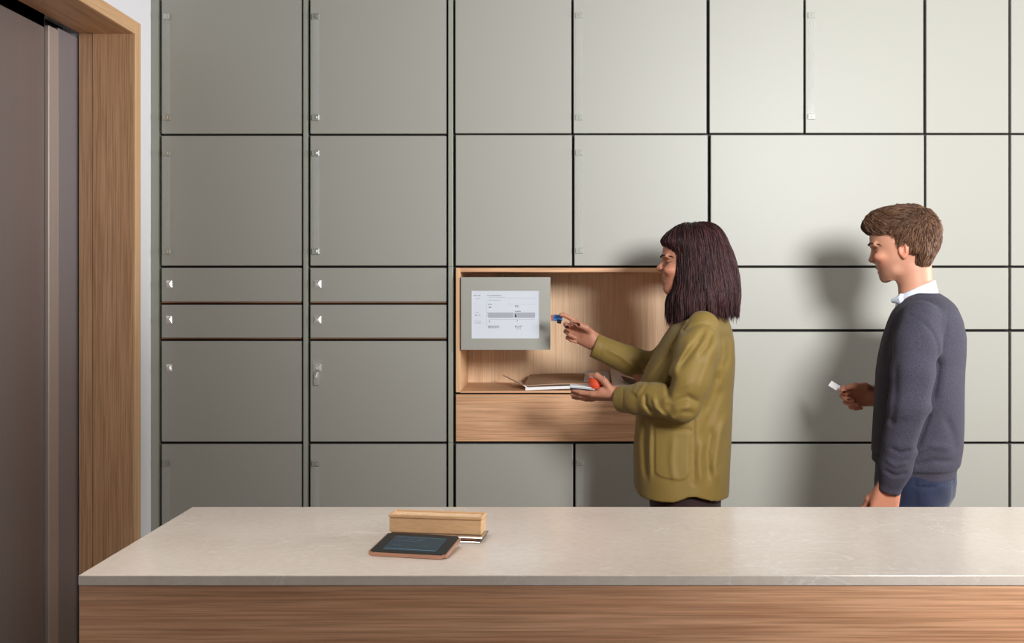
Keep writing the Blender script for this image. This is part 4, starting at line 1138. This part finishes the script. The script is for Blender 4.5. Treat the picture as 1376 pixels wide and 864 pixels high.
parts.append(bd.surface())
V, F_ = merge(parts)
C = np.concatenate([colsM]+[np.repeat(SKIN_M[None]*np.array([1, .88, .84]), len(p[0]), 0) for p in parts[1:]])
Mn.add('body', V, F_, M['skin'], C)
eye_parts(Mn, FM, (1172.4, 337), (1168.2, 329.3), lc(70, 44, 30), .0026, hm)

# sweater
S_ = Vol((-.19, -.345, .86), (.20, .30, 1.58), 0.0042)
def hemM(x, y, z):
    zf = P(1169, 617)[2]; zb = P(1288, 641)[2]
    return zf+(zb-zf)*np.clip((x-P(1182, 617)[0])/.10, 0, 1)-z
tor = [(394, 1222, 1262, .060), (399, 1216, 1272, .095), (407, 1209, 1282, .135), (413, 1202.5, 1287, .158), (419, 1198, 1290, .172), (430, 1193, 1295, .186), (452, 1186, 1299.5, .196), (475, 1181, 1299, .196), (498, 1177.5, 1297.5, .192), (552, 1174.2, 1296, .182), (600, 1171, 1295, .176),
       (618, 1169.5, 1292.5, .176), (626, 1170.5, 1289, .170), (632, 1172, 1287.6, .168), (650, 1173, 1287, .168)]
S_.loft(FM.secs(tor), .02, n=2.3, smooth=.012, cut=hemM)
S_.chain([P(1236, 430, -.165), P(1232, 462, -.208), P(1229, 500, -.228), P(1222, 545, -.240)], [.058, .066, .0655, .060], .016)
S_.chain([P(1222, 545, -.240), P(1210, 595, -.232), P(1203, 628, -.225), P(1200, 640, -.222)], [.060, .050, .047, .042], .012)
S_.chain([P(1199.5, 641, -.222), P(1195, 658, -.216)], [.0375, .0345], .004)
S_.chain([P(1238, 430, .155), P(1240, 480, .20), P(1242, 545, .205)], [.058, .062, .058], .02)
S_.chain([P(1242, 545, .205), P(1215, 537, .165), P(1190, 532, .14)], [.056, .046, .040], .014)
S_.cap(P(1196.5, 652, -.218), P(1192.5, 670, -.214), .024, .024, .002, 's')
a_ = P(1195, 658, -.216); d_ = P(1203, 628, -.225)-a_; d_ /= np.linalg.norm(d_); s_ = np.cross(d_, [0, 1, 0]); s_ /= np.linalg.norm(s_)
S_.box(a_-d_*.035, (.03, .07, .07), 0, .003, 's', R=np.array([d_, s_, np.cross(d_, s_)]))
S_.cap(P(1232, 372, 0), P(1230, 404, 0), .056, .050, .004, 's')
S_.ripple(26, .0016, 13, (1, .6, .7)); S_.ripple(70, .0005, 18, (1, .6, .6))
def G(pts, r, amp, v=-.2, side=-.05, fo=None): S_.groove(FM.UZ(pts, v), r, amp, side, fo)
G([(1222, 424), (1232, 427), (1242, 434), (1254, 448), (1260, 466), (1259, 490)], .0055, .0040, fo=1)
G([(1262, 480), (1258, 510), (1252, 545)], .012, .012)
G([(1250, 550), (1240, 580), (1230, 605)], .010, .010)
G([(1275, 410), (1274, 430), (1266, 470)], .003, .0015, fo=1)
G([(1196, 596), (1210, 603), (1228, 600)], .007, .006); G([(1190, 612), (1204, 620), (1222, 616)], .006, -.005)
G([(1188, 626), (1204, 634), (1222, 630)], .006, .006); G([(1193, 560), (1206, 566), (1220, 556)], .010, .004)
G([(1230, 610), (1250, 600), (1280, 606)], .010, -.004); G([(1225, 628), (1255, 622), (1285, 626)], .008, .004)
G([(1205, 480), (1204, 530), (1198, 575)], .010, .005); G([(1270, 560), (1282, 590), (1286, 615)], .012, .004)
G([(1205, 430), (1196, 455), (1190, 490)], .010, .004)
# knitted rib at hem and cuff
zr = P(1288, 628, 0)[2]; zz = S_.ax[2][None, None, :]; hh_ = (P(1169, 617)[2]+(P(1288, 641)[2]-P(1169, 617)[2])*np.clip((S_.ax[0]-P(1182, 617)[0])/.10, 0, 1))[:, None, None]+.032
azs = np.arctan2(S_.ax[1][None, :, None], S_.ax[0][:, None, None]-P(1232, 600)[0])
S_.d += (np.where((zz < hh_) & (S_.ax[1][None, :, None] > -.172), .0035, 0)).astype(np.float32)
V, F_ = S_.surface(2); sw = Mn.add('sweater', V, F_, M['sweater'])
# shirt collar standing out of the neck opening
K = Vol((-.12, -.11, 1.47), (.10, .11, 1.60), .0015)
csec = [(P(1230, 400), .0), (P(1230, 384), .0)]
def collar(x, y, z):
    # a folded band round the neck: higher behind, dropping to points in front
    c0 = P(1231, 392); xx = x-c0[0]; ang_ = np.arctan2(y, xx)
    rr = np.sqrt((xx/.056)**2+(y/.060)**2)*.058
    topz = P(1258, 375.5)[2]+(x-P(1258, 375.5)[0])*0.46
    botz = -.012+P(1258, 389.5)[2]+(x-P(1258, 389.5)[0])*0.37
    flare = .0085*np.clip((topz-z)/.04, 0, 1)
    shell = np.abs(rr-(.0545+flare))-.0028
    return np.maximum(np.maximum(shell, z-topz), botz-z)
K.put(collar, (-.10, -.09, 1.45), (.09, .09, 1.61), .002)
for sg in (-1, 1):
    q1 = P(1200.5, 404, sg*.022)
    for a_, w_ in ((P(1210, 396), .046), (P(1209, 402), .049), (P(1212, 407), .050)):
        K.cap((a_[0], sg*w_, a_[2]), (q1[0], sg*.022, q1[2]), .0030, .0026, .012)
K.cap(P(1228, 345, 0), P(1232, 425, 0), .0475, .0485, .002, 's')
V, F_ = K.surface(2); Mn.add('shirt_collar', V, F_, M['collar'])
# jeans
Je = Vol((-.17, -.23, .06), (.18, .23, 1.02), .0055)
Je.loft(FM.secs([(600, 1180, 1285, .155), (625, 1176, 1286, .165), (645, 1175, 1286.3, .17), (662, 1176, 1284, .17), (680, 1177, 1272, .165), (700, 1180, 1264, .155)]), .02)
for sg in (-1, 1): Je.chain([(-.012, sg*.088, .84), (0, sg*.098, .48), (.015, sg*.108, .075)], [.094, .072, .056], .02)
Je.ripple(50, .0016, 21)
Je.raise2d(FM.UZ([(1232, 646), (1281, 645), (1277, 690), (1236, 690)], -.12), .003, .003, 0)
Je.groove(FM.UZ([(1231, 643), (1231.5, 650), (1257, 650.5), (1282, 648)], -.12), .0028, .005, 0, 1)
Je.groove(FM.UZ([(1212, 640), (1210, 690)], -.15), .003, .003, 0, 1)
V, F_ = Je.surface(2); Mn.add('jeans', V, F_, M['jeans'])
shoes(Mn, .015, (-.11, .11))

# hair: short sides, swept-up front
rowsMH = [(276.8, 1206, 1232, .022), (279.5, 1188, 1241, .046), (284, 1175, 1249, .063), (290, 1167, 1255, .074), (297, 1161.5, 1260, .079), (303, 1160, 1262.5, .0815), (309, 1162.5, 1263.5, .082), (313.5, 1168, 1263.6, .082),
          (317, 1185, 1263.5, .082), (324, 1187.5, 1263, .082), (330, 1190, 1262, .081), (335, 1197, 1259.5, .0795), (338.5, 1204, 1257.5, .078), (341, 1221, 1256.5, .074), (348, 1226, 1251.5, .066), (356, 1231, 1247, .056), (362, 1237, 1243, .03)]
MH = Vol((-.17, -.105, 1.56), (.10, .105, 1.80), .0024)
MH.loft(FM.secs(rowsMH), .003, n=2.25, smooth=.003)
e = P(*EARM)
for sg in (-1, 1): MH.ell((e[0]+.002, sg*.084, e[2]-.002), (.0165, .017, .027), .003, 's')
X3 = MH.ax[0][:, None, None]; Y3 = MH.ax[1][None, :, None]; Z3 = MH.ax[2][None, None, :]
ct_ = P(1240, 300)
rr = np.sqrt((X3-ct_[0])**2+(Z3-ct_[2])**2); aa = np.arctan2(Z3-ct_[2], X3-ct_[0])
MH.d += (.0019*np.sin(aa*16+rr*70+9*np.sin(Y3*22))+.0012*np.sin(aa*37+rr*40+5*np.sin(Y3*60))+.0012*np.sin(X3*190+Y3*160+Z3*60)+.001*np.sin(X3*120-Y3*260-Z3*170)).astype(np.float32)
V, F_ = MH.surface()
mh = Mn.add('hair', V, F_, M['hairbase'], np.repeat(lc(74, 50, 36)[None], len(V), 0))
zt_ = P(1210, 300)[2]
def flowM(p, r):      # top swept forward and up, sides and back falling
    t = min(1.0, max(0.0, (p[2]-P(1210, 312)[2])/.045))
    back = min(1.0, max(0.0, (p[0]-P(1225, 300)[0])/.05))
    if p[0] < P(1195, 300)[0]: return (-.8, p[1]*2, .5)
    return (-1.0*t*(1-.7*back)-.25*(1-t)+.35*back*t, p[1]*4*t, (-.1*t-1.0*(1-t))-.3*back)
def colM(r, n, c):
    t = r.random((n, 1)); a, b, d = lc(60, 38, 27), lc(104, 72, 52), lc(146, 108, 78)
    return np.where(t < .5, a+(b-a)*t*2, b+(d-b)*(t-.5)*2)
V2, F2, C2 = strands(V, F_, 7500, flowM, lambda c, r: r.uniform(.016, .05), 7, .00065, colM, lift=.0045, wob=.28, seed=9)
Mn.add('hair_strands', V2, F2, M['hair'], C2, parent=mh)
# card in his far hand
cd_ = P(1127.5, 522.5, .115)
bm = bmesh.new(); d1 = P(1139, 529, .115)-P(1115.5, 514.3, .115)
local_box(bm, FM, cd_, axes(d1, (0, .5, 1)), (.034, .0105, .0006), .0004, 1)
local_box(bm, FM, P(1143, 532.5, .115), axes(d1, (0, .5, 1)), (.012, .0105, .0006), .0004, 1)
crd = obj('card', bm, M['paper']); setp(crd, 'small white card held out in the man\'s far hand', 'card')
